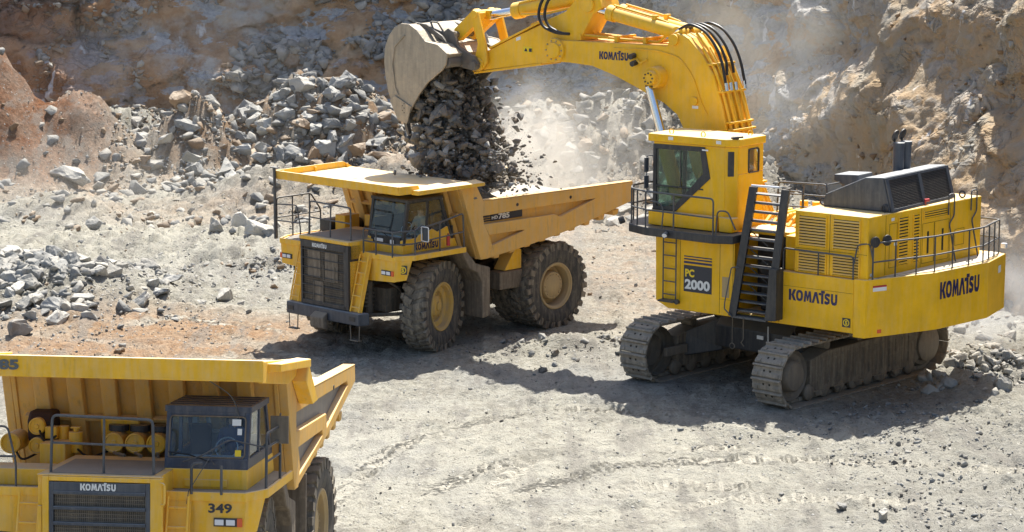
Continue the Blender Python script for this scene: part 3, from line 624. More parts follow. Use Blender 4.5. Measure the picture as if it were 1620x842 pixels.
        if s > 0:
            for hx_, hz in ((-3.05, 4.10), (-5.43, 4.08)):
                h = MB(); h.cyl((hx_, 2.68, hz), (hx_, 2.70, hz), .05, 14); part('lifting_hole', h, D, body)
            if v == 1:
                lb = MB(); lb.prism([(-2.05, 3.69), (-2.05, 3.90), (-3.40, 3.92), (-3.40, 3.69)], 1, 2.5305, 2.56); lb.box(-2.02, -1.6, 2.5305, 2.56, 3.83, 3.875); lb.box(-2.02, -1.6, 2.5305, 2.56, 3.765, 3.80); lb.box(-2.02, -1.6, 2.5305, 2.56, 3.70, 3.735)
                part('name_panel', lb, M['decal_black'], body)
                lettering('HD', (-2.07, 2.56, 3.74), (-1, 0, 0), (0, 0, 1), .26, .10, M['decal_white'], body, bold=.03)
                lettering('785', (-2.36, 2.56, 3.72), (-1, 0, 0), (0, 0, 1), .48, .17, M['decal_white'], body, bold=.04)
    fl = MB(); fl.loft([(-1.5, -2.44, 2.62), (-1.5, 2.44, 2.62), (-1.5, 2.44, 2.82), (-1.5, -2.44, 2.82)], [(out[4][0] + .03, -2.44, out[4][1] - .06), (out[4][0] + .03, 2.44, out[4][1] - .06), (out[4][0] + .03, 2.44, out[4][1] + .08), (out[4][0] + .03, -2.44, out[4][1] + .08)]); part('floor', fl, M['liner'], body, .01)
    rb = MB()
    for k in range(9):
        t = k / 8; x = -2.3 - 5.4 * t; z = 2.60 + (3.52 - 2.60) * ((x + 1.5) / -6.86)
        if v == 2 and x < -7.2: continue
        rb.prism([(x + .16, z), (x - .16, z + .02), (x - .10, z - .16), (x + .10, z - .17)], 1, -2.55, 2.55)
    for s in (1, -1): rb.prism([(-1.6, 2.6), (-7.6, 3.42), (-7.6, 3.1), (-5, 2.6), (-1.7, 2.25)], 1, s * .5, s * .8)
    part('floor_rib', rb, B, body, .015)
    # canopy
    zt, zb_ = (5.12, 4.87) if v == 1 else (5.40, 5.02)
    cn = MB()
    if v == 1:
        cn.loft([(1.84, -2.72, 4.93), (1.84, 2.64, 4.93), (1.84, 2.64, 4.86), (1.84, -2.72, 4.86)], [(-1.25, -2.70, 4.95), (-1.25, 2.70, 4.95), (-1.25, 2.70, 4.84), (-1.25, -2.70, 4.84)])
        cn.prism([(1.86, zb_), (1.90, zt), (1.82, zt), (1.80, zb_)], 1, -2.76, 2.66)
        cn.prism([(1.80, 4.94), (1.80, zt), (-.9, 5.14), (-1.3, 4.94)], 1, -2.76, -2.70)
        cn.prism([(1.86, 4.87), (1.86, 5.12), (1.1, 5.10), (1.0, 4.87)], 1, 2.66, 2.71)
        cn.loft([(1.35, 2.66, 4.98), (1.35, 2.95, 4.98), (1.35, 2.95, 4.84), (1.35, 2.66, 4.84)], [(-1.30, 2.66, 5.04), (-1.30, 3.05, 4.98), (-1.30, 3.05, 4.88), (-1.30, 2.66, 4.86)])
        for q in (-1.6, -.3, 1.0): cn.box(q + .55, q + .61, -2.70, -2.62, 4.94, 5.08)
    else:
        cn.loft([(1.82, -2.72, 5.34), (1.82, 2.74, 5.34), (1.82, 2.74, 5.24), (1.82, -2.72, 5.24)], [(-1.30, -2.70, 5.06), (-1.30, 2.70, 5.06), (-1.30, 2.70, 4.90), (-1.30, -2.70, 4.90)])
        cn.prism([(1.84, zb_), (1.86, zt), (1.80, zt), (1.78, zb_)], 1, -2.80, 2.80)
        cn.prism([(1.80, 5.0), (1.80, 5.38), (-1.35, 5.10), (-1.35, 4.82), (-.5, 4.72)], 1, 2.70, 2.78); cn.prism([(1.80, 5.0), (1.80, 5.38), (-1.35, 5.10), (-1.35, 4.82), (-.5, 4.72)], 1, -2.78, -2.70)
        cn.loft([(1.4, 2.74, 5.30), (1.4, 3.02, 5.30), (1.4, 3.02, 5.16), (1.4, 2.74, 5.14)], [(-1.34, 2.74, 5.12), (-1.34, 3.02, 5.10), (-1.34, 3.02, 4.95), (-1.34, 2.74, 4.92)])
        cn.prism([(-1.30, 5.06), (-2.25, 4.22), (-1.75, 4.20), (-1.1, 4.7)], 1, 2.705, 2.98)
        lettering('785', (1.865, -2.08, 5.14), (0, 1, 0), (0, 0, 1), .54, .185, M['decal_grey'], root, bold=.045)
        lettering('HD', (1.865, -2.42, 5.14), (0, 1, 0), (0, 0, 1), .28, .13, M['decal_grey'], root, bold=.03)
        # side posts reach up to the higher canopy
        for s in (1, -1): cn.prism([(-.62, 4.86), (-.35, 5.1), (-1.28, 5.04), (-1.28, 4.92)], 1, s * 2.53, s * 2.70)
    part('canopy', cn, Y if v == 1 else Y, body, .015)
    return root

T1M = Matrix.Translation((-3.89, 70.3, 0)) @ Matrix.Rotation(R(226.3), 4, 'Z')
T2M = Matrix.Translation((-6.94, 41.65, .27)) @ Matrix.Rotation(R(263.75), 4, 'Z') @ Matrix.Rotation(R(-5.9), 4, 'Y')
dump_truck(1, T1M, 'yellow dump truck parked under the excavator bucket while dark rock falls into its bed')
dump_truck(2, T2M, 'yellow dump truck numbered 349 with navy cab, cut off by the lower left corner')
p = T1M @ Vector((.18, 1.93, 3.50)); seated_person('person', 'person in a pale shirt sitting at the wheel of the truck being loaded', p, R(226.3), M['shirt_a'])
p = T2M @ Vector((.18, 1.93, 3.50)); seated_person('person', 'person in a dark shirt sitting behind the windshield of truck 349', p, R(263.75), M['shirt_b'])
# ------------------------------------------------------------------ excavator
EM = Matrix.Translation((7.7, 65.2, 0)) @ Matrix.Rotation(R(142), 4, 'Z')
def excavator():
    root = thing('mining_excavator', 'huge yellow tracked excavator marked PC 2000 holding its bucket over the dump truck', 'excavator', None, EM)
    Y = M['exc']; K = M['black']; S = M['slate']; RL = M['rail']; BY = M['boomy']; U = M['under']
    UR = R(84)
    def up(name, mb, mat, bevel=0, smooth=False, parent=None):
        o = part(name, mb, mat, parent or root, bevel, smooth)
        if parent is None: o.rotation_euler = (0, 0, UR)
        return o
    # ---- crawlers (undercarriage frame turned 84 degrees under the house)
    cz = .885; rx = 3.05; rr_ = .80
    for s in (1, -1):
        y = s * 2.32
        per = 4 * rx + 2 * math.pi * rr_; N = 50; sh = MB(); ho = MB()
        for k in range(N):
            d = per * k / N
            if d < 2 * rx: x, z, a = rx - d, cz + rr_ + .035 * math.sin(math.pi * d / (2 * rx)) * 0, math.pi
            elif d < 2 * rx + math.pi * rr_: q = (d - 2 * rx) / rr_; x, z, a = -rx - rr_ * math.sin(q), cz + rr_ * math.cos(q), math.pi + q
            elif d < 4 * rx + math.pi * rr_: x, z, a = -rx + (d - 2 * rx - math.pi * rr_), cz - rr_, 0
            else: q = (d - 4 * rx - math.pi * rr_) / rr_; x, z, a = rx + rr_ * math.sin(q), cz - rr_ * math.cos(q), q
            # local frame: tangent (cos a', sin a'), outward normal
            tx, tz = (math.cos(a), math.sin(a)); nx, nz = tz, -tx
            T = Matrix(((tx, 0, nx, x), (0, 1, 0, y), (tz, 0, nz, z), (0, 0, 0, 1)))
            sh.prism([(-.172, -.03), (-.172, .03), (-.14, .055), (-.04, .05), (.0, .03), (.09, .03), (.11, .10), (.155, .10), (.176, .0)], 1, -.475, .475, T)
            for q in (-.40, .28): sh.prism([(-.16, .055), (-.04, .05), (-.05, .075), (-.15, .078)], 1, q, q + .12, T)
            sh.box(-.16, .16, -.12, .12, -.14, -.03, T)
            for hy in (-.1, .1): ho.box(-.03, .03, hy - .025, hy + .025, .03, .043, T)
        tr = up('crawler_track', sh, M['track'], .012)
        part('track_bolt_hole', ho, M['slot'], tr)
        f = MB(); f.prism([(2.35, .55), (2.35, 1.22), (1.6, 1.38), (-2.0, 1.42), (-2.7, 1.25), (-2.7, .5), (-2.4, .34), (2.1, .34)], 1, y - .30, y + .30)
        for k in range(14): f.box(-2.2 + .31 * k, -2.13 + .31 * k, y + s * .30 - .035, y + s * .30 + .035, .5, 1.25)
        for k in range(5): f.prism([(-1.9 + .9 * k, .36), (-1.7 + .9 * k, .20), (-1.5 + .9 * k, .20), (-1.35 + .9 * k, .36)], 1, y + s * .24, y + s * .34)
        up('crawler_frame', f, M['frame'], .03)
        idl = MB(); idl.lathe([(.66, -.2), (.70, -.15), (.70, .15), (.66, .2), (.6, .12), (.45, .08), (.42, .26), (.36, .33), (.15, .35), (0, .35)], 40, Matrix.Translation((rx, y, cz)) @ (Matrix.Rotation(0 if s > 0 else math.pi, 4, 'Z')))
        up('idler', idl, M['steel'], 0, True)
        idl = MB(); idl.lathe([(.62, -.2), (.68, -.1), (.68, .1), (.62, .2), (.5, .2), (.5, .38), (.44, .42), (0, .43)], 36, Matrix.Translation((-rx, y, cz)) @ (Matrix.Rotation(0 if s > 0 else math.pi, 4, 'Z')))
        for k in range(20): a = 2 * math.pi * k / 20; idl.box(.66, .76, -.09, .09, -.05, .05, Matrix.Translation((-rx, y, cz)) @ Matrix.Rotation(a, 4, 'Y'))
        up('sprocket', idl, M['steel'], 0, True)
        for k in range(8):
            ro = MB(); x = -2.3 + .66 * k; ro.lathe([(.20, -.28), (.23, -.25), (.23, -.18), (.17, -.15), (.17, .15), (.23, .18), (.23, .25), (.20, .28), (.1, .31), (0, .31)], 20, Matrix.Translation((x, y, .34))); up('track_roller', ro, M['steel'], 0, True)
        for k in (-1, 0, 1): ro = MB(); ro.cyl((k * 1.5, y - .2, 1.5), (k * 1.5, y + .2, 1.5), .13, 14); up('carrier_roller', ro, M['steel'], 0, True)
        rl_ = MB(); xx = 2.9; rl_.box(2.1, 3.0, y - s * .42 - .06, y - s * .42 + .06, .75, 1.0); up('idler_yoke', rl_, M['steel'], .02)
    cb = MB(); cb.prism([(1.55, .95), (1.55, 1.55), (1.1, 1.92), (-1.1, 1.92), (-1.55, 1.55), (-1.55, .95)], 1, -1.3, 1.3)
    for s in (1, -1):
        for q in (1, -1):
            cb.loft([(q * .5, s * 1.2, .8), (q * 1.35, s * 1.2, .8), (q * 1.3, s * 1.2, 1.75), (q * .5, s * 1.2, 1.75)], [(q * 1.2, s * 2.1, .6), (q * 2.1, s * 2.1, .6), (q * 2.0, s * 2.1, 1.3), (q * 1.2, s * 2.1, 1.3)])
    up('undercarriage_frame', cb, K, .03)
    sb = MB(); sb.cyl((0, 0, 1.9), (0, 0, 2.17), 1.75, 48); part('swing_bearing', sb, K, root, .02)
    lc = MB(); lc.tube([(1.6, .6, 1.2), (1.62, .6, 1.75)], .02, 6); lc.box(1.56, 1.60, .2, .42, 1.35, 1.45); up('number_plate', lc, M['sticker'])
    ch = MB(); ch.tube([(.2, 2.5, 2.2), (.2, 2.5, 1.35)], .012, 6); ch.lathe([(.07, -.01), (.09, 0), (.07, .01)], 14, Matrix.Translation((.2, 2.5, 1.27))); ch.tube([(-.15, 2.5, 2.2), (-.16, 2.5, 1.5), (-.1, 2.52, 1.4), (-.18, 2.5, 1.3)], .018, 6); part('hanging_chain', ch, M['steel'], root)
    # ---- house
    def slab(pts, z0, z1, mb=None): mb = mb or MB(); return mb.prism(pts, 2, z0, z1)
    base = MB()
    base.prism([(2.10, 2.15), (2.50, 2.34), (2.52, 4.20), (-.06, 4.20), (-.06, 2.15)], 1, 1.25, 2.85); base.prism([(-.07, 2.15), (-1.475, 2.15), (-1.475, 2.30), (-.07, 2.30)], 1, 1.25, 2.85)
    base.prism([(2.10, 2.15), (2.50, 2.34), (2.52, 3.4), (-.62, 3.4), (-.62, 2.15)], 1, -2.85, -1.0)
    base.prism([(2.0, 2.17), (2.3, 2.4), (2.3, 3.9), (-.6, 3.9), (-.6, 2.17)], 1, -.95, 1.24)
    house = part('house_frame', base, Y, root, .02)
    sd_ = MB(); sd_.prism([(-1.48, 2.15), (-1.48, 3.575), (-3.73, 3.575), (-3.73, 2.15)], 1, -2.85, 2.846)
    rc = MB(); rc.box(-.06, -1.48, -2.8, 1.7, 2.31, 4.4); rc.box(-.5, -1.2, 1.7, 2.2, 2.31, 3.0); rc.cyl((-.7, 1.7, 3.5), (-.7, 2.3, 3.5), .22, 12); part('pump_bay', rc, K, root, .03)  # black backing puts the shade of the stair recess into the colour
    part('side_panel', sd_, Y, root, .015)
    bv = MB()
    for s in (1,): bv.box(-1.5, -3.72, 2.85, 2.852, 3.20, 3.206); bv.box(.40, .41, 2.85, 2.853, 2.2, 4.2); bv.box(-.02, -.01, 2.85, 2.853, 2.6, 4.2); bv.box(.40, -.02, 2.85, 2.853, 2.6, 2.606); bv.box(1.69, 1.70, 2.85, 2.852, 2.3, 4.2) 
    bv.box(-1.49, -1.48, 2.846, 2.853, 2.2, 3.57)
    part('panel_seam', bv, M['slot'], house)
    vt = MB(); vt.box(.10, .32, 2.851, 2.858, 2.66, 3.22)
    part('vent', vt, M['rimtan'], house)
    bvl = MB(); bvl.prism([(2.85, 2.33), (2.852, 2.33), (2.70, 2.149), (2.69, 2.149)], 0, 2.1, -3.7)
    # counterweight
    cw = MB(); pl = [(-3.735, 2.86), (-4.08, 2.86), (-4.98, .62), (-5.30, -1.68), (-4.98, -3.35), (-3.735, -3.35)]
    cw.prism(pl, 2, 2.06, 3.60)
    cwp = part('counterweight', cw, Y, root, .02)
    dk = MB(); dk.prism([(-4.1, 2.7), (-4.85, .58), (-5.15, -1.65), (-4.85, -3.2), (-4.6, -3.2), (-4.2, 2.5)], 2, 3.601, 3.625); part('walkway', dk, M['liner'], cwp)
    # counterweight lettering on the flat rear segment
    a = Vector((-4.98, .62, 0)); b = Vector((-5.30, -1.68, 0)); d = (b - a).normalized()
    lettering('KOMATSU', a + d * .12 + Vector((0, 0, 2.86)), d, (0, 0, 1), 1.78, .46, M['decal_navy'], cwp)
    a0 = Vector((-4.08, 2.86, 0)); d0 = (Vector((-4.98, .62, 0)) - a0).normalized()
    n0 = d0.cross(Vector((0, 0, 1)))
    def decal(name, o, r, w_, h_, mat, par, off=.004):
        r = Vector(r).normalized(); n_ = r.cross(Vector((0, 0, 1))); o = Vector(o) + n_ * off
        return part(name, MB().loft([o, o + r * w_, o + r * w_ + Vector((0, 0, h_)), o + Vector((0, 0, h_))], [p + n_ * .004 for p in (o, o + r * w_, o + r * w_ + Vector((0, 0, h_)), o + Vector((0, 0, h_)))]), mat, par)
    st = decal('warning_sticker', a0 + d0 * .25 + Vector((0, 0, 3.28)), d0, .45, .10, M['sticker'], cwp); decal('warning_stripe', a0 + d0 * .25 + Vector((0, 0, 3.38)), d0, .45, .05, M['red'], cwp)
    decal('reflector', a0 + d0 * .42 + Vector((0, 0, 2.16)), d0, .14, .10, M['amber'], cwp)
    b2 = Vector((-5.30, -1.68, 0)); d2 = (Vector((-4.98, -3.35, 0)) - b2).normalized(); decal('warning_sticker', b2 + d2 * .95 + Vector((0, 0, 3.15)), d2, .25, .2, M['sticker'], cwp)
    lettering('KOMATSU', (-1.78, 2.846, 2.83), (-1, 0, 0), (0, 0, 1), 1.47, .30, M['decal_navy'], root)
    emblem((-3.54, 2.85, 2.42), (-1, 0, 0), (0, 0, 1), .24, root)
    # number panel
    nb = MB(); nb.box(.66, 1.57, 2.851, 2.860, 2.69, 3.42); npn = part('name_panel', nb, M['decal_black'], house)
    nb = MB(); nb.box(.66, 1.57, 2.851, 2.858, 3.47, 3.53); nb.box(.66, 1.57, 2.851, 2.858, 3.57, 3.61); nb.box(.66, 1.57, 2.851, 2.858, 3.65, 3.68); part('stripe', nb, M['decal_navy'], house)
    lettering('PC', (1.52, 2.861, 3.10), (-1, 0, 0), (0, 0, 1), .30, .22, M['decal_yellow'], npn, bold=.045)
    lettering('2000', (1.53, 2.861, 2.76), (-1, 0, 0), (0, 0, 1), .82, .28, M['decal_white'], npn, bold=.045)
    # side ladder
    ladder(root, (2.19, 2.95, 2.42), (2.19, 2.95, 4.22), (-1, 0, 0), .42, 5, RL, .02)
    fs = MB(); fs.box(1.72, 2.24, 2.86, 3.15, 2.37, 2.42); fs.cyl((1.66, 3.0, 2.4), (1.66, 3.1, 2.4), .07, 12); part('footstep', fs, K, root, .01)
    # black platform with railing
    pf = MB(); pp = [(3.55, 1.3), (3.6, 2.55), (3.25, 3.1), (2.5, 3.42), (.25, 3.50), (-.25, 3.25), (-.28, 2.5), (2.4, 2.5), (2.4, 1.3)]
    pf.prism(pp, 2, 4.21, 4.44); plat = part('platform', pf, K, root, .03)
    li = MB(); li.cyl((1.75, 3.46, 4.34), (1.73, 3.58, 4.30), .06, 14, .085); part('work_lamp', li, S, plat, smooth=True)
    li = MB(); li.cyl((1.73, 3.583, 4.299), (1.728, 3.59, 4.295), .07, 14); part('lamp_lens', li, M['lamp'], plat)
    li = MB(); li.cyl((3.55, 2.9, 4.5), (3.65, 3.0, 4.45), .10, 14); part('work_lamp', li, K, plat, smooth=True)
    rl = MB(); zt = 5.42; P0 = [(3.5, 1.4, zt), (3.52, 2.55, zt), (3.2, 3.05, zt), (2.5, 3.38, zt), (.25, 3.46, zt), (.25, 3.46, 4.44)]
    rl.tube([(3.5, 1.4, 4.44)] + P0, .026, 8, .12); rl.tube([(3.5, 1.4, 4.92), (3.52, 2.55, 4.92), (3.2, 3.05, 4.92), (2.5, 3.38, 4.92), (.25, 3.46, 4.90)], .022, 8)
    for q in ((3.52, 2.5), (3.22, 3.02), (2.9, 3.2), (2.5, 3.38), (1.55, 3.42)): rl.tube([(q[0], q[1], 4.44), (q[0], q[1], zt)], .024, 8)
    rl.tube([(1.95, 3.4, 4.44), (1.9, 3.4, 4.95), (2.0, 3.4, 5.15), (2.35, 3.4, 5.18)], .02, 8, .1); rl.tube([(.2, 3.4, 4.44), (.15, 3.4, 5.1), (-.1, 3.3, 5.1), (-.3, 3.2, 4.6)], .022, 8, .1)
    part('handrail', rl, RL, plat, smooth=True)
    # cab
    cl = MB()
    x0, x1, yl, yr, z0, z1 = .30, 2.60, 2.85, 1.35, 4.46, 6.72
    # left wall with the window opening cut out of one sheet
    def sheet(poly, ya, yb): cl.prism(poly, 1, ya, yb)
    sheet([(2.60, 4.47), (2.60, 4.90), (1.90, 4.90), (.80, 5.86), (.96, 6.62), (2.60, 6.60), (2.62, 6.74), (.30, 6.74), (.30, 4.47)], yl - .06, yl)
    sheet([(2.60, 4.47), (2.60, 4.95), (.30, 4.95), (.30, 4.47)], yr, yr + .05); sheet([(.9, 4.95), (.3, 4.95), (.3, 6.74), (.9, 6.74)], yr, yr + .05)
    cl.prism([(2.60, 6.60), (2.60, 6.74), (.9, 6.74), (.9, 6.60)], 1, yr, yr + .05)
    cl.loft([(.30, 2.85, 4.47), (.30, 2.79, 4.47), (.06, 2.55, 4.47), (.02, 2.62, 4.47)], [(.30, 2.85, 6.74), (.30, 2.79, 6.74), (.06, 2.55, 6.74), (.02, 2.62, 6.74)])
    cl.box(.02, .07, 1.35, 2.60, 4.47, 6.0); cl.box(.02, .07, 1.35, 1.60, 6.0, 6.74); cl.box(.02, .07, 2.12, 2.60, 6.0, 6.74); cl.box(.02, .07, 1.60, 2.12, 6.64, 6.74)
    cl.box(.07, 2.6, 1.4, 2.79, 4.47, 4.52); cl.box(2.55, 2.60, 1.35, 2.84, 4.47, 5.0)
    # lower step out of the cab base
    cl.prism([(2.66, 4.46), (2.66, 4.86), (.48, 4.86), (.44, 4.46)], 1, 2.86, 3.02); cl.prism([(.38, 4.46), (.40, 4.86), (-.02, 4.84), (-.04, 4.46)], 1, 2.62, 2.98)
    cab = part('cab', cl, Y, root, .02)
    bk = MB(); bk.prism([(2.62, 4.88), (2.62, 6.69), (.92, 6.69), (.74, 5.84), (1.87, 4.86)], 1, yl + .001, yl + .012)
    # window surround as a ring
    rg = MB(); O = [(2.62, 4.86), (2.62, 6.68), (.93, 6.70), (.75, 5.86), (1.87, 4.86)]; I = [(2.52, 4.97), (2.52, 6.55), (1.08, 6.57), (.98, 5.98), (1.92, 5.00)]
    for k in range(5):
        k2 = (k + 1) % 5; q = [O[k], O[k2], I[k2], I[k]]
        rg.prism(q, 1, yl + .002, yl + .02)
    rg.box(2.50, 2.60, 1.38, 1.46, 4.95, 6.68); rg.box(2.50, 2.60, 2.76, 2.84, 4.95, 6.68); rg.box(2.50, 2.60, 1.46, 2.76, 6.55, 6.68); rg.box(1.70, 1.73, yl - .01, yl + .018, 5.55, 6.55); rg.box(.98, 2.52, yl - .01, yl + .018, 5.52, 5.56)
    part('window_frame', rg, K, cab, .004)
    g = MB(); g.prism(I, 1, yl - .02, yl - .01); part('side_window', g, M['glass_clear'], cab)
    g = MB(); g.box(2.56, 2.57, 1.46, 2.76, 5.0, 6.55); part('windshield', g, M['glass_clear'], cab)
    g = MB(); g.box(.9, 2.5, yr + .02, yr + .03, 4.95, 6.6); part('side_window', g, M['glass_clear'], cab)
    g = MB(); g.box(.04, .05, 1.60, 2.12, 6.0, 6.64); part('rear_window', g, M['glass'], cab)
    g = MB(); g.tube([(.012, 1.60, 6.0), (.012, 2.12, 6.0), (.012, 2.12, 6.64), (.012, 1.60, 6.64), (.012, 1.6, 6.0)], .022, 6, .09); part('window_seal', g, K, cab, smooth=True)
    g = MB(); g.loft([(.235, 2.80, 5.95), (.10, 2.665, 5.95), (.10, 2.665, 6.62), (.235, 2.80, 6.62)], [(.225, 2.81, 5.95), (.09, 2.675, 5.95), (.09, 2.675, 6.62), (.225, 2.81, 6.62)]); part('rear_window', g, K, cab)
    rf = MB(); rf.prism([(2.78, 1.25), (2.78, 2.90), (.25, 2.90), (-.03, 2.62), (-.03, 1.30)], 2, 6.745, 6.96); part('roof', rf, Y, cab, .03)
    rf = MB()
    for q in ((2.2, 2.6), (1.1, 2.7), (.3, 1.6)): rf.lathe([(.06, -.015), (.085, 0), (.06, .015)], 14, Matrix.Translation((q[0], q[1], 7.02)))
    part('lifting_eye', rf, Y, cab, smooth=True)
    for q in (2.1, .55): decal('sticker', (q, 2.90, 6.82), (-1, 0, 0), .16, .09, M['sticker'], cab)
    decal('sticker', (1.02, 2.87, 6.60), (-1, 0, 0), .2, .04, M['sticker'], cab, .003)
    lp = MB(); lp.cyl((.12, 2.75, 7.0), (.02, 2.62, 7.0), .05, 10); lp.cyl((.15, 2.8, 7.0), (-.12, 2.6, 7.03), .03, 8); part('rear_lamp', lp, K, cab)
    mi = MB(); mi.box(2.72, 2.76, 2.92, 3.10, 5.9, 6.3); mi.box(2.72, 2.76, 2.92, 3.10, 5.45, 5.8); mi.tube([(2.6, 2.86, 6.35), (2.74, 3.0, 6.35), (2.74, 3.0, 5.4), (2.6, 2.86, 5.35)], .016, 6, .06); part('mirror', mi, S, cab, .02)
    se = MB(); se.box(.75, .92, 1.85, 2.35, 5.0, 6.0); se.box(.75, 1.35, 1.85, 2.35, 4.95, 5.18); se.box(.9, 1.1, 1.95, 2.25, 4.52, 4.95); part('seat', se, M['seat'], cab, .05)
    se = MB(); se.tube([(1.9, 2.1, 4.52), (1.75, 2.1, 5.3)], .04, 8); se.box(2.2, 2.45, 1.5, 2.7, 4.52, 5.05); se.box(1.3, 1.6, 1.6, 1.75, 4.52, 5.35); part('console', se, M['interior'], cab, .03)
    # ---- stairs
    for k, xo in enumerate((-.14, -1.28)):
        sr = MB(); yb, yt = 3.20, 2.98
        sr.loft([(xo, yb, 2.26), (xo - .06, yb - .34, 2.26), (xo - .12 - .0, yb - .34, 2.26), (xo - .06, yb + .0, 2.26)] if False else [(xo, yb, 2.26), (xo, yb - .34, 2.26), (xo - .05, yb - .34, 2.26), (xo - .05, yb, 2.26)],
                [(xo - .46 + .14 * k, yt, 5.78), (xo - .46 + .14 * k, yt - .34, 5.78), (xo - .51 + .14 * k, yt - .34, 5.78), (xo - .51 + .14 * k, yt, 5.78)])
        # outer flange shows as a broad black band
        w2 = .24
        sr.loft([(xo + .02, yb + .0, 2.26), (xo + .02, yb + .03, 2.26), (xo + .02 - w2, yb + .03, 2.26), (xo + .02 - w2, yb, 2.26)], [(xo - .44 + .14 * k, yt, 5.78), (xo - .44 + .14 * k, yt + .03, 5.78), (xo - .44 + .14 * k - w2, yt + .03, 5.78), (xo - .44 + .14 * k - w2, yt, 5.78)])
        if k: sr.prism([(xo - .18, 2.26), (xo + .0, 2.26), (xo - .1, 3.68), (xo - .33, 3.66), (xo - .33, 2.28)] if True else [], 1, yb - .34, yb + .025)
        part('stair_stringer', sr, K, root, .01)
    tr = MB()
    for k in range(14):
        t = (k + .6) / 14; xo = -.14 - .46 * t; y = 3.20 - .22 * t; z = 2.26 + 3.4 * t
        tr.box(xo - .05, -1.28 - .32 * t, y - .32, y - .04, z, z + .035)
    part('stair_tread', tr, M['liner'] if False else M['rail'], root, .006)
    bs = MB(); bs.box(-.2, -1.3, 2.86, 3.22, 2.22, 2.27); bs.tube([(-.05, 3.3, 2.45), (-.05, 3.3, 2.6), (-.22, 3.25, 3.6), (-.42, 3.2, 3.6)], .018, 6, .08); bs.tube([(-.05, 3.3, 2.45), (-.25, 3.25, 2.25)], .018, 6)
    for k in range(4): bs.tube([(-.55, 2.9, 4.6 - .5 * k), (-1.1, 2.85, 4.2 - .5 * k)], .014, 6)
    part('stair_base', bs, RL, root)
    tb = MB(); tb.tube([(-.62, 2.95, 5.80), (-1.48, 2.95, 5.82)], .03, 8); part('stair_head_bar', tb, M['lamp'], root)
    # ---- machinery between cab and engine: pipes, walk deck, rail
    mc = MB(); mc.box(-.15, -1.5, .9, 2.4, 4.41, 4.55); mc.box(-.12, -1.5, -1.9, .8, 4.41, 4.75); mc.box(-1.49, -1.85, 1.0, 2.6, 3.58, 4.5)
    part('pump_housing', mc, Y, root, .03)
    mc = MB()
    for k in range(5): mc.tube([(-.2 - .25 * k, .2, 4.80), (-.2 - .25 * k, 1.2, 4.80), (-.2 - .25 * k, 1.6, 4.55)], .06, 8, .15)
    for k in range(3): mc.cyl((-.3 - .4 * k, -.3, 4.75), (-.3 - .4 * k, -.3, 5.0), .12, 12)
    part('hydraulic_pipe', mc, BY, root, smooth=True)
    rl = MB(); rl.tube([(-.15, .9, 4.3), (-.2, .9, 5.65), (-1.75, .95, 5.70), (-1.75, .95, 4.3)], .026, 8, .12); rl.tube([(-.2, .9, 5.0), (-1.75, .95, 5.05)], .02, 6); rl.tube([(-.2, .9, 5.35), (-1.75, .95, 5.38)], .02, 6)
    rl.tube([(-1.0, .9, 4.3), (-1.0, .9, 5.68)], .022, 6); rl.tube([(-1.75, .95, 5.7), (-1.78, -.6, 5.7), (-1.78, -.6, 4.3)], .024, 6, .1); rl.tube([(-.6, 1.3, 4.2), (-.62, 1.3, 5.5), (-1.2, 1.3, 5.5), (-1.2, 1.3, 4.2)], .018, 6, .08)
    part('handrail', rl, RL, root, smooth=True)
    # ---- engine house
    eh = MB(); ep = [(-1.86, 2.74), (-4.06, 2.74), (-4.50, -2.72), (-1.86, -2.72)]
    eh.prism(ep, 2, 3.58, 5.23); hood = part('engine_house', eh, Y, root, .025)
    # louvres on the side face (front of slots is dark, blades proud)
    sl_ = MB(); bl = MB()
    def louv(xa, xb, za, zb, n):
        sl_.box(xa, xb, 2.7405, 2.7445, za, zb)
        for k in range(n):
            z = za + (zb - za) * (k + .5) / n; h = (zb - za) / n * .30
            bl.prism([(2.745, z - h), (2.775, z - h * .9), (2.775, z - h * .4), (2.745, z + h)], 0, min(xa, xb) + .0, max(xa, xb))
        for q in (xa, xb): bl.box(q - .02, q + .02, 2.7445, 2.765, za - .03, zb + .03)
    for xa, xb in ((-2.82, -1.98), (-3.82, -3.02)):
        louv(xa, xb, 4.32, 5.10, 10); louv(xa, xb, 3.63, 4.16, 7)
    part('louvre_gap', sl_, M['slot'], hood); part('louvre', bl, Y, hood)
    sm = MB(); sm.box(-2.93, -2.92, 2.741, 2.746, 3.6, 5.2); sm.box(-1.9, -4.04, 2.741, 2.745, 4.235, 4.243)
    part('panel_seam', sm, M['slot'], hood)
    # rear face details: along from A to B
    A = Vector((-4.06, 2.74, 0)); B_ = Vector((-4.50, -2.72, 0)); dr = (B_ - A).normalized(); nr = dr.cross(Vector((0, 0, 1)))
    def RP(s, z, o=0): return A + dr * s + Vector((0, 0, z)) + nr * o
    def rbox(mb, s0, s1, z0_, z1_, o0, o1): mb.loft([RP(s0, z0_, o0), RP(s1, z0_, o0), RP(s1, z1_, o0), RP(s0, z1_, o0)], [RP(s0, z0_, o1), RP(s1, z0_, o1), RP(s1, z1_, o1), RP(s0, z1_, o1)])
    gp = MB(); ld = MB(); fr_ = MB()
    def rl_louv(s0, s1, za, zb, n):
        rbox(gp, s0, s1, za, zb, .0005, .004)
        for k in range(n): z = za + (zb - za) * (k + .5) / n; h = (zb - za) / n * .27; rbox(ld, s0, s1, z - h, z + h, .005, .025)
        rbox(ld, s0 - .04, s0, za - .03, zb + .03, .0, .022); rbox(ld, s1, s1 + .04, za - .03, zb + .03, .0, .022)
    rl_louv(1.42, 1.84, 3.80, 5.05, 15); rl_louv(2.12, 2.38, 3.80, 5.05, 15)
    rl_louv(2.62, 3.75, 4.90, 5.08, 3)
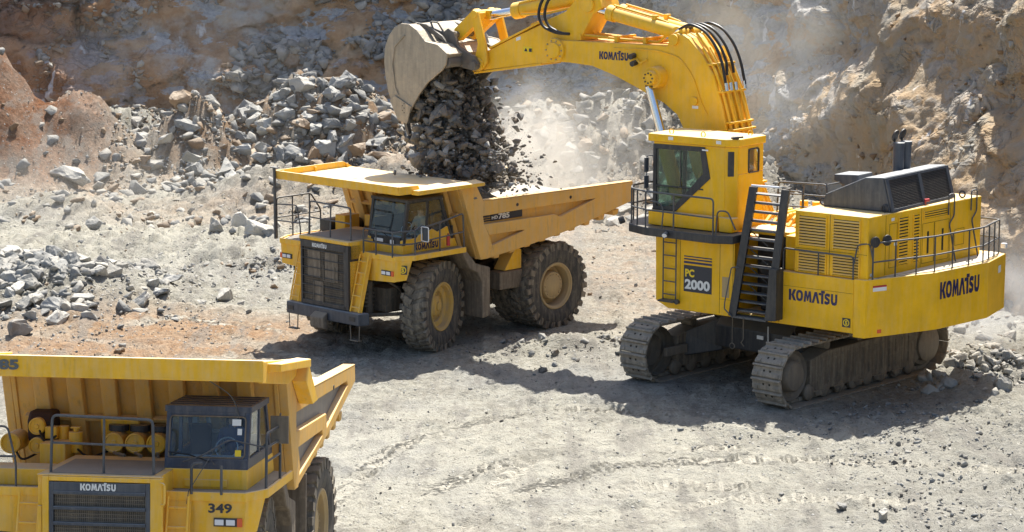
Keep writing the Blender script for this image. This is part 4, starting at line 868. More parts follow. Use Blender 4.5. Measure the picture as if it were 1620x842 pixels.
    for s0, s1, za, zb in ((.98, 1.34, 3.78, 4.95), (2.55, 3.12, 3.7, 4.78), (3.14, 3.85, 3.7, 4.78), (4.15, 4.62, 4.0, 4.45)):
        for q in ((s0, s0 + .008, za, zb), (s1 - .008, s1, za, zb), (s0, s1, za, za + .008), (s0, s1, zb - .008, zb)): rbox(gp, *q, .001, .006)
    for s0 in (.80, 2.48, 3.9): rbox(gp, s0, s0 + .008, 3.62, 5.2, .001, .006)
    for s0 in (2.78, 3.5): rbox(gp, s0, s0 + .09, 3.95, 4.55, .001, .004)
    part('louvre_gap', gp, M['slot'], hood); part('louvre', ld, Y, hood)
    for s0, z in ((1.05, 5.02), (1.2, 4.35), (.12, 3.66)): mb = MB(); rbox(mb, s0, s0 + .14, z, z + .08, .003, .008); part('sticker', mb, M['sticker'], hood)
    # black air box on the roof
    bh = MB(); prof = [(-2.05, 5.235), (-2.12, 5.56), (-3.32, 6.10), (-3.86, 6.14), (-4.10, 5.235)]
    bh.prism(prof, 1, 1.66, -1.80); ab = part('radiator_cowl', bh, S, root, .025)
    bm_ = MB(); fm = MB()
    def SP(y, t, o): return Vector((-3.88 - (-3.88 + 4.11) * -0 - .235 * (1 - t), y, 5.24 + .88 * t)) + Vector((-.966, 0, .26)) * o
    for ya, yb in ((1.52, -.06), (-.22, -1.66)):
        bm_.loft([SP(ya, .08, .01), SP(yb, .08, .01), SP(yb, .92, .01), SP(ya, .92, .01)], [SP(ya, .08, .018), SP(yb, .08, .018), SP(yb, .92, .018), SP(ya, .92, .018)])
    part('screen', bm_, M['hose'], ab)
    lv = MB()
    for ya, yb in ((1.52, -.06), (-.22, -1.66)):
        for k in range(18):
            t = .1 + .82 * k / 18; lv.loft([SP(ya, t, .02), SP(yb, t, .02), SP(yb, t + .02, .02), SP(ya, t + .02, .02)], [SP(ya, t, .03), SP(yb, t, .03), SP(yb, t + .015, .03), SP(ya, t + .015, .03)])
    part('screen_wire', lv, K, ab)
    for q in ((1.66, 1.52), (-.06, -.22), (-1.66, -1.8)):
        fm.loft([SP(q[0], 0, 0), SP(q[1], 0, 0), SP(q[1], 1, 0), SP(q[0], 1, 0)], [SP(q[0], 0, .045), SP(q[1], 0, .045), SP(q[1], 1, .045), SP(q[0], 1, .045)])
    for t in (0, .92): fm.loft([SP(1.52, t, 0), SP(-1.66, t, 0), SP(-1.66, t + .08, 0), SP(1.52, t + .08, 0)], [SP(1.52, t, .04), SP(-1.66, t, .04), SP(-1.66, t + .08, .04), SP(1.52, t + .08, .04)])
    part('screen_frame', fm, S, ab, .006)
    le = MB()
    for q in ((-2.02, 1.6), (-3.95, 1.72), (-4.3, -1.95)): le.lathe([(.07, -.02), (.11, 0), (.07, .02)], 14, Matrix.Translation((q[0], q[1], 5.34)))
    part('lifting_eye', le, K, root, smooth=True)
    rd = MB(); rd.cyl((-4.13, -.12, 5.36), (-4.20, -.24, 5.37), .045, 10); rd.box(-4.12, -4.16, -.17, -.11, 5.25, 5.36); part('beacon', rd, M['red'], ab)
    it = MB(); it.prism([(-1.80, 5.23), (-1.84, 5.62), (-1.55, 5.72), (-1.55, 5.90), (-2.30, 5.94), (-2.38, 5.3)], 1, .25, -.55); part('air_intake', it, S, root, .03)
    for ys in (-.55, -.95):
        mb = MB(); xs = -3.08; mb.lathe([(.0, 0), (.15, 0), (.15, 1.1), (.165, 1.1), (.165, 1.2), (.13, 1.2), (.0, 1.15)], 24, Matrix.Translation((xs, ys, 5.6)) @ Matrix.Rotation(R(90), 4, 'X')); sk = part('exhaust_stack', mb, S, root, smooth=True)
        mb = MB(); mb.cyl((xs + .10, ys, 6.98), (xs + .13, ys, 6.99), .16, 20); mb.tube([(xs + .14, ys, 6.78), (xs + .12, ys, 6.9)], .03, 6); part('rain_flap', mb, K, sk)
    # rear railing
    rl = MB(); z1r = 4.55; pr = [(-4.15, 2.62), (-4.86, .58), (-5.15, -1.62), (-4.85, -3.15)]
    rl.tube([(pr[0][0], pr[0][1], 3.62)] + [(x, y, z1r) for x, y in pr] + [(-4.0, -3.2, z1r)], .026, 8, .1); rl.tube([(x, y, 4.05) for x, y in pr] + [(-4.0, -3.2, 4.05)], .022, 8)
    for i in range(3):
        for t in (0, .36, .70):
            x = pr[i][0] + (pr[i + 1][0] - pr[i][0]) * t; y = pr[i][1] + (pr[i + 1][1] - pr[i][1]) * t; rl.tube([(x, y, 3.6), (x, y, z1r)], .022, 8)
    rl.tube([(pr[3][0], pr[3][1], 3.6), (pr[3][0], pr[3][1], z1r)], .022, 8)
    rl.tube([(-3.7, 2.84, 3.58), (-3.7, 2.84, 4.18), (-1.58, 2.84, 4.20), (-1.58, 2.84, 3.58)], .024, 8, .1); rl.tube([(-2.65, 2.84, 3.58), (-2.65, 2.84, 4.19)], .02, 8)
    rl.tube([(-3.72, 2.84, 4.0), (-3.8, 2.82, 4.5), (-4.1, 2.7, 4.55), (-4.15, 2.62, 4.1)], .02, 8, .1)
    for s_ in (3.72, 4.85): q0 = RP(s_, 0, .06); rl.tube([q0 + Vector((0, 0, 4.9)), q0 + Vector((0, 0, 5.45)), q0 + dr * .28 + Vector((0, 0, 5.45)), q0 + dr * .28 + Vector((0, 0, 4.85)), q0 + dr * .05 + Vector((0, 0, 4.65)), q0 + Vector((-.25, 0, 3.65))], .022, 8, .08)
    part('handrail', rl, RL, root, smooth=True)
    for q in (0.02, .50):
        mb = MB(); c = Vector((-4.16 - .17 * q, 2.6 - q, 4.58)); mb.cyl(c, c + Vector((-.05, .02, 0)), .145, 24); part('round_mirror', mb, K, root, .01, True)
    mb = MB(); mb.box(-4.80, -4.95, -3.36, -3.5, 3.72, 3.86); part('rear_lamp', mb, M['lamp'], root, .02)
    # ---- boom
    bo = MB(); bpoly = [(8.02, 8.98), (7.85, 9.14), (5.59, 9.15), (3.75, 9.16), (3.62, 9.42), (3.41, 9.53), (3.03, 9.40), (2.57, 8.98), (2.19, 8.43), (1.88, 7.6), (1.55, 6.3), (.95, 4.55), (1.05, 4.05), (1.85, 4.0), (2.85, 5.7), (3.20, 6.91), (3.38, 7.22), (3.84, 7.53), (4.39, 7.74), (4.78, 7.91), (5.59, 8.22), (6.38, 8.45), (7.20, 8.50), (7.85, 8.50), (8.04, 8.68)]
    bo.prism(bpoly, 1, -.60, .60); boom = part('boom', bo, BY, root, .03)
    for s in (1, -1):
        fl = MB(); fl.lathe([(.36, .60), (.34, .68), (.24, .68), (.22, .73), (0, .73)], 28, Matrix.Translation((7.69, 0, 8.84)) @ Matrix.Rotation(0 if s > 0 else math.pi, 4, 'Z')); bp1 = part('boom_pin', fl, BY, boom, .006, True)
        bt = MB()
        for k in range(10): a = 2 * math.pi * k / 10; bt.cyl((7.69 + .28 * math.cos(a), s * .68, 8.84 + .28 * math.sin(a)), (7.69 + .28 * math.cos(a), s * .705, 8.84 + .28 * math.sin(a)), .028, 6)
        part('pin_bolt', bt, M['rimtan'], bp1)
        fl = MB(); fl.lathe([(.32, .60), (.30, .95), (.21, .95), (.20, 1.12), (0, 1.12)], 28, Matrix.Translation((4.02, 0, 8.26)) @ Matrix.Rotation(0 if s > 0 else math.pi, 4, 'Z')); bp2 = part('cylinder_pin', fl, BY, boom, .006, True)
        bt = MB()
        for k in range(8): a = 2 * math.pi * k / 8; bt.cyl((4.02 + .14 * math.cos(a), s * 1.12, 8.26 + .14 * math.sin(a)), (4.02 + .14 * math.cos(a), s * 1.145, 8.26 + .14 * math.sin(a)), .024, 6)
        part('pin_bolt', bt, K, bp2)
        fl = MB(); fl.cyl((2.79, s * .60, 7.65), (2.79, s * .66, 7.65), .12, 16); part('boss', fl, BY, boom, .006, True)
        fl = MB(); fl.cyl((3.50, s * .60, 9.34), (3.50, s * .68, 9.34), .16, 20); part('arm_cylinder_pin', fl, BY, boom, .006, True)
    th = MB(); th.tube([(5.6, .61, 9.0), (4.6, .62, 9.02), (4.0, .62, 9.0), (3.3, .62, 8.85), (2.85, .62, 8.35), (2.55, .62, 7.6), (2.35, .62, 7.3)], .018, 6, .2); th.tube([(4.75, .66, 8.72), (4.6, .70, 8.62), (4.4, .66, 8.75)], .03, 6); part('grease_line', th, BY, boom, smooth=True)
    th = MB(); th.cyl((4.86, .62, 8.83), (4.86, .82, 8.80), .08, 12); th.cyl((4.80, .62, 8.63), (4.80, .82, 8.60), .08, 12); part('work_lamp', th, K, boom, smooth=True)
    decal('sticker', (2.86, .602, 7.44), (-1, 0, 0), .2, .08, M['sticker'], boom)
    lettering('KOMATSU', (6.10, .602, 8.66), (-1, -0, 0), (0, 0, 1), 1.02, .23, M['decal_navy'], boom)
    # pipes down the back of the boom
    spine = [(.78, 4.4), (1.22, 5.4), (1.48, 6.3), (1.74, 7.3), (1.96, 8.0), (2.26, 8.62), (2.62, 9.12), (3.0, 9.52)]
    pp_ = MB()
    for k in range(7):
        y = -.50 + 1.0 * k / 6; pp_.tube([(x - .02 - .05 * (k % 2), y, z + .01) for x, z in spine[:(8 if k % 2 else 7)]], .042, 8)
    bpipe = part('hydraulic_pipe', pp_, BY, boom, smooth=True)
    for x, z, dx, dz in ((1.22, 5.4, -.12, .04), (1.62, 6.9, -.12, .03), (1.70, 7.1, -.12, .03), (1.98, 7.95, -.12, .05), (2.35, 8.7, -.12, .1)):
        cl_ = MB(); cl_.box(x - .14, x + .06, -.58, .58, z - .03, z + .03); part('pipe_clamp', cl_, BY, boom, .008)
    hs = MB()
    for k, (y, lo) in enumerate(((.45, (1.93, 8.05)), (.22, (2.05, 8.3)), (-.05, (2.0, 8.35)), (-.5, (1.90, 8.0)))):
        hs.tube([(3.45, y, 9.62), (3.1, y, 9.80), (2.62, y, 9.66), (2.22, y, 9.25), (1.98, y, 8.75), (lo[0] - .08, y, lo[1] + .1)], .042, 8, .25)
    part('hydraulic_hose', hs, M['hose'], boom, smooth=True)
    for y in (.45, .22, -.05, -.5):
        fi = MB(); fi.cyl((1.86, y, 8.2), (1.82, y, 7.98), .055, 8); part('hose_fitting', fi, M['chrome'], boom)
        fi = MB(); fi.cyl((3.42, y, 9.62), (3.6, y, 9.5), .05, 8); part('hose_fitting', fi, M['chrome'], boom)
    tp_ = MB()
    for y in (-.3, -.1, .35): tp_.tube([(7.3, y, 9.32), (6.6, y, 9.30), (5.4, y, 9.24), (4.2, y, 9.22), (3.9, y, 9.45)], .04, 8, .1)
    for x in (6.9, 5.6, 4.6): tp_.box(x - .05, x + .05, -.45, .5, 9.16, 9.34)
    part('hydraulic_pipe', tp_, BY, boom, smooth=True)
    # boom cylinders
    for s in (1, -1):
        mb = MB(); mb.cyl((2.75, s * .84, 3.8), (3.62, s * .84, 6.35), .21, 20); mb.cyl((3.55, s * .84, 6.15), (3.64, s * .84, 6.4), .24, 20); c = part('boom_cylinder', mb, BY, root, .01, True)
        mb = MB(); mb.cyl((3.62, s * .84, 6.35), (4.18, s * .84, 8.0), .125, 20); part('cylinder_rod', mb, M['chrome'], c, smooth=True)
        mb = MB(); mb.cyl((4.10, s * .72, 8.22), (4.10, s * .96, 8.22), .24, 20) if False else mb.box(3.95, 4.25, s * .84 - .11, s * .84 + .11, 7.95, 8.35); part('rod_eye', mb, K, c, .03)
    # arm cylinders
    for s in (1, -1):
        mb = MB(); mb.cyl((3.5, s * .30, 9.50), (5.95, s * .30, 9.98), .20, 20); mb.cyl((5.75, s * .30, 9.94), (5.98, s * .30, 9.985), .235, 20); mb.cyl((3.5, s * .48, 9.5), (3.5, s * .12, 9.5), .2, 16)
        mb.tube([(3.9, s * .30, 9.78), (4.4, s * .30, 9.92), (5.8, s * .30, 10.2)], .035, 6); mb.box(4.3, 4.42, s * .30 - .1, s * .30 + .1, 9.85, 9.98)
        c = part('arm_cylinder', mb, BY, root, .008, True)
        mb = MB(); mb.cyl((5.95, s * .30, 9.98), (6.35, s * .30, 10.06), .11, 16); part('cylinder_rod', mb, M['chrome'], c, smooth=True)
    # arm
    ar = MB(); apoly = [(10.30, 8.70), (9.42, 9.10), (8.30, 9.57), (8.22, 9.66), (7.42, 9.98), (6.98, 10.42), (6.75, 10.75), (6.3, 10.6), (6.12, 10.12), (6.42, 9.95), (6.79, 9.36), (7.28, 8.52), (8.11, 8.43), (10.32, 8.11), (10.93, 8.02), (11.03, 8.38), (10.66, 8.55)]
    ar.prism(apoly, 1, -.46, .46); arm = part('arm', ar, BY, root, .03)
    aw = MB(); aw.box(8.2, 9.9, -.50, .50, 8.19, 8.30, Matrix.Translation((0, 0, 0))) if False else aw.prism([(8.3, 8.42), (10.85, 8.02), (10.85, 7.96), (8.3, 8.36)], 1, -.50, .50); aw.prism([(10.25, 8.74), (8.35, 9.60), (8.35, 9.66), (10.25, 8.80)], 1, -.50, .50)
    aw.prism([(8.7, 9.45), (8.75, 9.62), (9.0, 9.52), (8.95, 9.34)], 1, .1, -.1); part('arm_flange', aw, BY, arm, .01)
    an = MB()
    for s in (1, -1): an.cyl((10.60, s * .46, 8.27), (10.60, s * .66, 8.27), .20, 20); an.cyl((6.6, s * .46, 10.2), (6.6, s * .55, 10.2), .22, 20)
    part('arm_pin', an, BY, arm, .01, True)
    decal('sticker', (9.25, .464, 9.02), (-1, 0, .35), .18, .10, M['sticker'], arm)
    wy = decal('warning_sticker', (8.98, .464, 8.70), (-1, 0, 0), .34, .18, M['decal_yellow'], arm)
    mb = MB(); mb.prism([(8.94, 8.74), (8.82, 8.74), (8.88, 8.84)], 1, .475, .480); mb.box(8.66, 8.76, .475, .480, 8.73, 8.83); part('warning_symbol', mb, M['decal_black'], arm)
    hs = MB()
    for dx in (0, .22): hs.tube([(7.72 + dx, .62, 10.55), (7.98 + dx, .66, 10.2), (8.05 + dx, .68, 9.8), (7.86 + dx, .68, 9.5), (7.4 + dx, .66, 9.34), (7.15, .64, 9.34)], .045, 8, .3)
    part('hydraulic_hose', hs, M['hose'], arm, smooth=True)
    # bucket cylinder and linkage
    mb = MB(); mb.cyl((9.62, 0, 9.88), (6.2, 0, 10.55), .215, 24); mb.cyl((9.66, 0, 9.875), (9.36, 0, 9.93), .25, 24); mb.tube([(9.4, .12, 10.12), (8.9, .12, 10.25), (7.0, .12, 10.62)], .04, 8); mb.tube([(9.2, .3, 9.8), (8.3, .3, 9.86), (7.2, .3, 10.1)], .035, 8)
    c = part('bucket_cylinder', mb, BY, root, .01, True); mb = MB(); mb.cyl((9.62, 0, 9.88), (10.60, 0, 9.70), .13, 20); part('cylinder_rod', mb, M['chrome'], c, smooth=True)
    for s in (1, -1):
        mb = MB(); mb.prism([(10.82, 9.90), (10.62, 9.84), (10.30, 8.80), (10.26, 8.35), (10.42, 8.14), (10.66, 8.16), (10.74, 8.36), (10.62, 8.9), (10.86, 9.6)], 1, s * .50, s * .60); part('guide_link', mb, BY, root, .02)
        mb = MB(); mb.prism([(10.86, 9.92), (10.60, 9.80), (10.66, 9.55), (11.46, 8.92), (11.66, 9.02), (11.62, 9.28)], 1, s * .22, s * .48); part('bucket_link', mb, BY, root, .02)
    mb = MB(); mb.cyl((10.74, -.64, 9.76), (10.74, .64, 9.76), .12, 16); part('link_pin', mb, BY, root, .01, True)
    mb = MB(); mb.cyl((10.48, -.64, 8.3), (10.48, .64, 8.3), .10, 16); part('link_pin', mb, BY, root, .01, True)
    mb = MB(); mb.box(10.5, 10.9, -.15, .15, 9.6, 9.86); part('rod_eye', mb, BY, root, .01)
    # bucket
    outer = [(11.05, 8.60), (11.45, 8.86), (11.92, 8.92), (12.28, 9.25), (12.55, 9.40), (12.84, 9.41), (13.12, 9.28), (13.34, 9.02), (13.48, 8.68), (13.52, 8.30), (13.48, 7.85), (13.38, 7.42), (13.24, 7.05), (13.06, 6.74), (12.90, 6.52)]
    inner = [(12.78, 6.60), (12.90, 6.86), (13.08, 7.14), (13.22, 7.48), (13.31, 7.88), (13.35, 8.30), (13.31, 8.62), (13.18, 8.90), (13.00, 9.10), (12.80, 9.22), (12.60, 9.22), (12.40, 9.08), (12.05, 8.74), (11.50, 8.68), (11.15, 8.44)]
    sh = MB(); sh.prism(outer + inner, 1, -1.42, 1.42); bk_ = part('bucket', sh, M['bucket'], root, .015)
    side = [(11.05, 8.62), (11.45, 8.88), (11.92, 8.95), (12.26, 9.28), (12.55, 9.44), (12.86, 9.45), (13.15, 9.31), (13.38, 9.04), (13.52, 8.70), (13.56, 8.30), (13.52, 7.84), (13.42, 7.40), (13.28, 7.02), (13.10, 6.72), (12.92, 6.48), (12.70, 6.52), (12.45, 6.93), (12.15, 7.36), (11.82, 7.72), (11.28, 8.10), (11.12, 8.30)]
    for s in (1, -1):
        mb = MB(); mb.prism(side, 1, s * 1.421, s * 1.50); part('bucket_side', mb, M['bucket'], bk_, .02)
        mb = MB(); mb.prism([(12.62, 6.42), (12.98, 6.50), (13.30, 7.10), (13.1, 7.25), (12.45, 6.95)], 1, s * 1.501, s * 1.55)
        if s > 0: mb.tube([(12.7, 1.53, 9.1), (13.1, 1.53, 8.75), (13.2, 1.53, 8.2), (13.1, 1.53, 7.5), (12.95, 1.53, 7.25)], .02, 6)
        part('wear_plate', mb, M['bucket'], bk_, .012)
        bh_ = MB()
        if s > 0:
            for k in range(5): bh_.cyl((12.72 + .07 * (k % 2), 1.551, 6.75 + .07 * k), (12.72 + .07 * (k % 2), 1.555, 6.75 + .07 * k), .018, 8)
            part('bolt_hole', bh_, M['slot'], bk_)
    for k in range(5):
        y = -1.32 + .66 * k; mb = MB()
        mb.loft([(13.02, y - .11, 6.78), (13.02, y + .11, 6.78), (12.80, y + .11, 6.62), (12.80, y - .11, 6.62)], [(12.64, y - .05, 5.78), (12.64, y + .05, 5.78), (12.60, y + .05, 5.80), (12.60, y - .05, 5.80)]); part('tooth', mb, M['bucketin'], bk_, .01)
    mb = MB(); mb.prism([(12.96, 6.70), (12.76, 6.56), (12.70, 6.40), (12.92, 6.48)], 1, -1.42, 1.42); part('lip', mb, M['bucket'], bk_, .01)
    for s in (1, -1):
        mb = MB(); mb.prism([(10.45, 8.30), (10.62, 8.08), (11.3, 8.2), (12.3, 9.0), (12.6, 9.42), (11.8, 9.2), (11.62, 9.32), (11.42, 9.22), (11.25, 8.80), (10.6, 8.5)], 1, s * .64, s * .78); part('bucket_ear', mb, M['bucketin'], bk_, .02)
    mb = MB(); mb.cyl((10.6, -.9, 8.24), (10.6, .9, 8.24), .13, 16); mb.cyl((11.5, -.7, 9.12), (11.5, .7, 9.12), .10, 14); mb.cyl((11.2, -1.4, 8.35), (11.2, 1.4, 8.35), .17, 16); part('bucket_pin', mb, M['bucketin'], bk_, .01, True)
    for y in (-1.1, .95): mb = MB(); mb.prism([(11.5, 8.9), (12.3, 9.22), (12.75, 9.46), (12.3, 9.42), (11.7, 9.1)], 1, y - .04, y + .04); part('stiffener_rib', mb, M['bucketin'], bk_, .01)
    mb = MB(); mb.tube([(12.1, .9, 9.3), (12.2, .9, 9.5), (12.0, .8, 9.48), (11.7, .7, 9.0)], .03, 6, .05); part('grease_pipe', mb, M['bucketin'], bk_)
    return root
excavator()
p = EM @ Vector((1.08, 2.12, 5.22)); seated_person('person', 'person in a grey shirt sitting in the cab of the tracked excavator', p, R(142), M['shirt_c'], 0.1, ((.5, .25), (.45, .2)))
# ------------------------------------------------------------------ numpy noise
def _h(ix, iy, iz, seed):
    n = (ix.astype(np.int64) * 374761393 + iy.astype(np.int64) * 668265263 + iz.astype(np.int64) * 2147483647 + seed * 1274126177) & 0xffffffff
    n = ((n ^ (n >> 13)) * 1274126177) & 0xffffffff; n = ((n ^ (n >> 16)) * 2246822519) & 0xffffffff
    return ((n ^ (n >> 15)) & 0xffffff) / float(0xffffff)
def vn(p, seed=0):
    i = np.floor(p).astype(np.int64); f = p - i; f = f * f * f * (f * (f * 6 - 15) + 10); r = 0
    for a in (0, 1):
        for b_ in (0, 1):
            for c in (0, 1):
                wgt = (f[:, 0] if a else 1 - f[:, 0]) * (f[:, 1] if b_ else 1 - f[:, 1]) * (f[:, 2] if c else 1 - f[:, 2])
                r = r + wgt * _h(i[:, 0] + a, i[:, 1] + b_, i[:, 2] + c, seed)
    return r * 2 - 1
def fbm(p, octs=4, seed=0, gain=.5):
    r = 0; a = 1; s = 0
    for k in range(octs): r = r + a * vn(p * 2.03 ** k + 17.3 * k, seed + k); s += a; a *= gain
    return r / s
def worley(p, seed=0):
    """distance to nearest feature, second nearest, and the nearest cell's own random number and offset vector"""
    i = np.floor(p).astype(np.int64); d1 = np.full(len(p), 9.); d2 = d1.copy(); rid = np.zeros(len(p)); off = np.zeros_like(p)
    for a in (-1, 0, 1):
        for b_ in (-1, 0, 1):
            for c in (-1, 0, 1):
                X, Y_, Z = i[:, 0] + a, i[:, 1] + b_, i[:, 2] + c
                q = np.stack([X + _h(X, Y_, Z, seed), Y_ + _h(X, Y_, Z, seed + 7), Z + _h(X, Y_, Z, seed + 13)], 1)
                v = p - q; d = np.sqrt((v ** 2).sum(1)); m = d < d1
                d2 = np.where(m, d1, np.minimum(d2, d)); rid = np.where(m, _h(X, Y_, Z, seed + 21), rid); off[m] = v[m]; d1 = np.where(m, d, d1)
    return d1, d2, rid, off
def blocks(p, seed):
    """faceted blocks: each cell is a plane of its own tilt and height"""
    d1, d2, rid, off = worley(p, seed)
    g = np.stack([np.sin(rid * 91.7), np.cos(rid * 57.3), np.sin(rid * 33.1 + 1)], 1)
    return (rid - .5) * 1.1 + (g * off).sum(1) * .8 - .35 * np.exp(-((d2 - d1) / .07) ** 2)

# ------------------------------------------------------------------ plan of the quarry
PATH = np.array([(-75, 95), (-50, 106), (-34, 109), (-24, 111), (-14, 113), (-5, 112), (3, 109), (8.5, 103.5), (11.5, 95), (13.8, 85), (15.4, 76), (17.2, 68), (21, 59), (29, 50), (42, 40), (60, 20)], float)
def wall_dist(x, y):
    """distance to the foot of the cliff, positive on the pit side"""
    best = np.full(x.shape, 1e9); sg = np.ones(x.shape)
    for a, b_ in zip(PATH[:-1], PATH[1:]):
        d = b_ - a; L = (d ** 2).sum(); t = np.clip(((x - a[0]) * d[0] + (y - a[1]) * d[1]) / L, 0, 1)
        px = x - a[0] - t * d[0]; py = y - a[1] - t * d[1]; r = np.sqrt(px * px + py * py)
        s = np.where(d[0] * py - d[1] * px < 0, 1, -1); m = r < best; best = np.where(m, r, best); sg = np.where(m, s, sg)
    return best * sg
MOUNDS = [(-9.2, 109.8, 5.0, 3.6, 3.9), (5.2, 101.5, 5.0, 4.5, 4.3), (0.5, 104, 4.5, 4, 3.2), (13.4, 65.4, 1.9, 1.3, .75), (-15.8, 77.5, 4.2, 4.6, 1.25), (-12.6, 76.5, 2.4, 2.0, .35), (-26.0, 106, 5.6, 4.6, 8.2),
          (-19.5, 107, 3.0, 3.5, 3.2), (-14.5, 107.5, 2.6, 2.6, 3.0), (-4.8, 100.5, 4.0, 2.6, 1.7), (-9.5, 100, 4, 2.2, 1.2), (1.8, 68.8, 2.6, 1.3, .28), (-10.5, 85.5, 3, 1.0, .45), (-8.5, 82.6, 3.5, .8, .35), (5.4, 58.9, .9, .5, .22), (9.4, 97, 3, 3, 2.0), (-18.5, 96, 3, 2, .8), (7.0, 57.9, .5, .4, .15)]
PR = [0]
def curve(px, n=26):
    P = [np.array(at(u, v)[:2]) for u, v in px]; out = []
    for i in range(len(P) - 1):
        p0, p1, p2, p3 = P[max(i - 1, 0)], P[i], P[i + 1], P[min(i + 2, len(P) - 1)]
        for k in range(n): t = k / n; out.append(tuple(.5 * ((2 * p1) + (p2 - p0) * t + (2 * p0 - 5 * p1 + 4 * p2 - p3) * t * t + (3 * p1 - p0 - 3 * p2 + p3) * t ** 3)))
    return out + [tuple(P[-1])]
ARCS = [curve(q) for q in ([(600, 900), (640, 800), (740, 715), (900, 672), (1100, 690)], [(700, 900), (740, 830), (830, 770), (980, 735), (1180, 735)], [(1120, 900), (1128, 780), (1110, 700), (1085, 650)], [(820, 900), (880, 820), (1020, 765), (1250, 750), (1640, 770)], [(430, 560), (330, 535), (200, 520)], [(480, 600), (380, 580), (250, 545)], [(1040, 480), (960, 430), (900, 390)])]
def ground_z(x, y, fine=True):
    p = np.stack([x, y, np.zeros_like(x)], 1)
    d = wall_dist(x, y)
    T = 2.6 * np.clip(1 - d / 8.0, 0, 1) ** 1.6 * np.interp(x, [8, 13], [1, .25]) * np.interp(y, [50, 60, 80, 95], [.3, .3, .5, 1])
    z = T.copy()
    m0 = np.zeros_like(z)
    for cx, cy, rx_, ry_, h in MOUNDS:
        q = ((x - cx) / rx_) ** 2 + ((y - cy) / ry_) ** 2; mm = np.exp(-q * 1.3); z = np.maximum(z, h * mm + z * .35) if h > 1.0 else z + h * mm; m0 = np.maximum(m0, mm * min(h, 1))
    rough = np.clip(m0 + T * .8 + np.clip((84 - np.abs(y - 92) * 0) * 0, 0, 1), 0, 1)
    bigm = np.zeros_like(z)
    for cx, cy, rx_, ry_, h in MOUNDS:
        if h > 2: bigm = np.maximum(bigm, np.exp(-(((x - cx) / rx_) ** 2 + ((y - cy) / ry_) ** 2) * .9) * min(1, h / 5))
    z = z + bigm * (blocks(p / 2.1 + .5 * fbm(p / 1.2, 3, 71)[:, None], 73) * .42 + fbm(p / 2.4, 4, 75) * 1.0)
    far = np.clip((y - 72) / 14, 0, 1) * np.clip((3 - x) / 6, 0, 1)      # churned ground behind the loaded truck
    rough = np.maximum(rough, far * .75); rough = np.maximum(rough, np.clip((x - 9.5) / 4, 0, 1) * np.clip((64 - y) / 4, 0, 1) * .30)
    z = z + fbm(p / 5.0, 3, 3) * (.10 + .25 * rough)
    z = z + fbm(p / 1.3, 3, 9) * (.06 + .22 * rough)
    # ramp under the near truck
    z = z + np.interp(y, [30, 36, 41.65, 46.6, 50, 57], [1.45, .86, .27, -.24, -.22, 0])
    if fine:
        PR[:] = [np.zeros_like(z), np.zeros_like(z)]
        b1 = blocks(p / .55, 5) ; b2 = blocks(p / .22, 11)
        z = z + b1 * (.035 + .17 * rough) + b2 * (.034 + .06 * rough) + fbm(p / .16, 2, 31) * .035 + np.clip(fbm(p / .7, 3, 41) - .16, 0, 1) * .28
        # shoe and tyre prints pressed in the dust: ruts with raised edges; the lug pattern follows the distance along the track
        FADE = np.clip(.65 + fbm(p / 2.6, 2, 77) * 1.3, 0, 1)
        def prints(pts, wdt, pitch, amp):
            s0 = 0; hw = wdt[0] / 2
            for a, b_ in zip(pts[:-1], pts[1:]):
                a = np.array(a, float); b_ = np.array(b_, float); dd = b_ - a; L = np.hypot(*dd); dd /= L; R_ = wdt[1] / 2 + hw + .5
                I = np.nonzero((x > min(a[0], b_[0]) - R_) & (x < max(a[0], b_[0]) + R_) & (y > min(a[1], b_[1]) - R_) & (y < max(a[1], b_[1]) + R_))[0]
                if not len(I): s0 += L; continue
                t = (x[I] - a[0]) * dd[0] + (y[I] - a[1]) * dd[1]; o = -(x[I] - a[0]) * dd[1] + (y[I] - a[1]) * dd[0]; inn = (t > 0) & (t <= L); fd = FADE[I]
                for c in (-wdt[1] / 2, wdt[1] / 2):
                    e = np.clip((hw - np.abs(o - c)) / .22, 0, 1) * inn; eb = np.exp(-((np.abs(o - c) - hw - .10) / .09) ** 2) * inn
                    z[I] += -.025 * e * fd
                    m = e > 0; J = I[m]; PR[0][J] = np.maximum(PR[0][J], (e * fd)[m]); PR[1][J] = ((t + s0) / pitch)[m]
                s0 += L
        prints(ARCS[0], (.75, 3.4), .30, .022); prints(ARCS[1], (.75, 3.4), .30, .022); prints(ARCS[3], (.75, 3.4), .30, .022)
        for q in ARCS[4:]: prints(q, (.75, 4.2), .32, .026)
        prints([(-6.5, 67), (-9.5, 63.5), (-13, 60.5)], (.75, 4.2), .30, .028)
        prints([(-9, 72), (-14, 68.5), (-19, 66)], (.75, 4.2), .34, .034)
    # level under tyres and crawlers
    def flatten(cx, cy, r, zt):
        nonlocal z
        q = np.clip(1 - (np.hypot(x - cx, y - cy) - r) / .6, 0, 1); z = z * (1 - q) + zt * q
    for px, py in ((0, 2.13), (0, -2.13), (-4.95, 1.8), (-4.95, -1.8)):
        c = T1M @ Vector((px, py, 0)); flatten(c.x, c.y, .8, .05)
        c = T2M @ Vector((px, py, 0)); flatten(c.x, c.y, .8, c.z + .04)
    U = Matrix.Translation((7.7, 65.2, 0)) @ Matrix.Rotation(R(226), 4, 'Z')
    for s in (1, -1):
        for k in range(9): c = U @ Vector((-3.6 + .9 * k, s * 2.32, 0)); flatten(c.x, c.y, .5, .075)
    return z

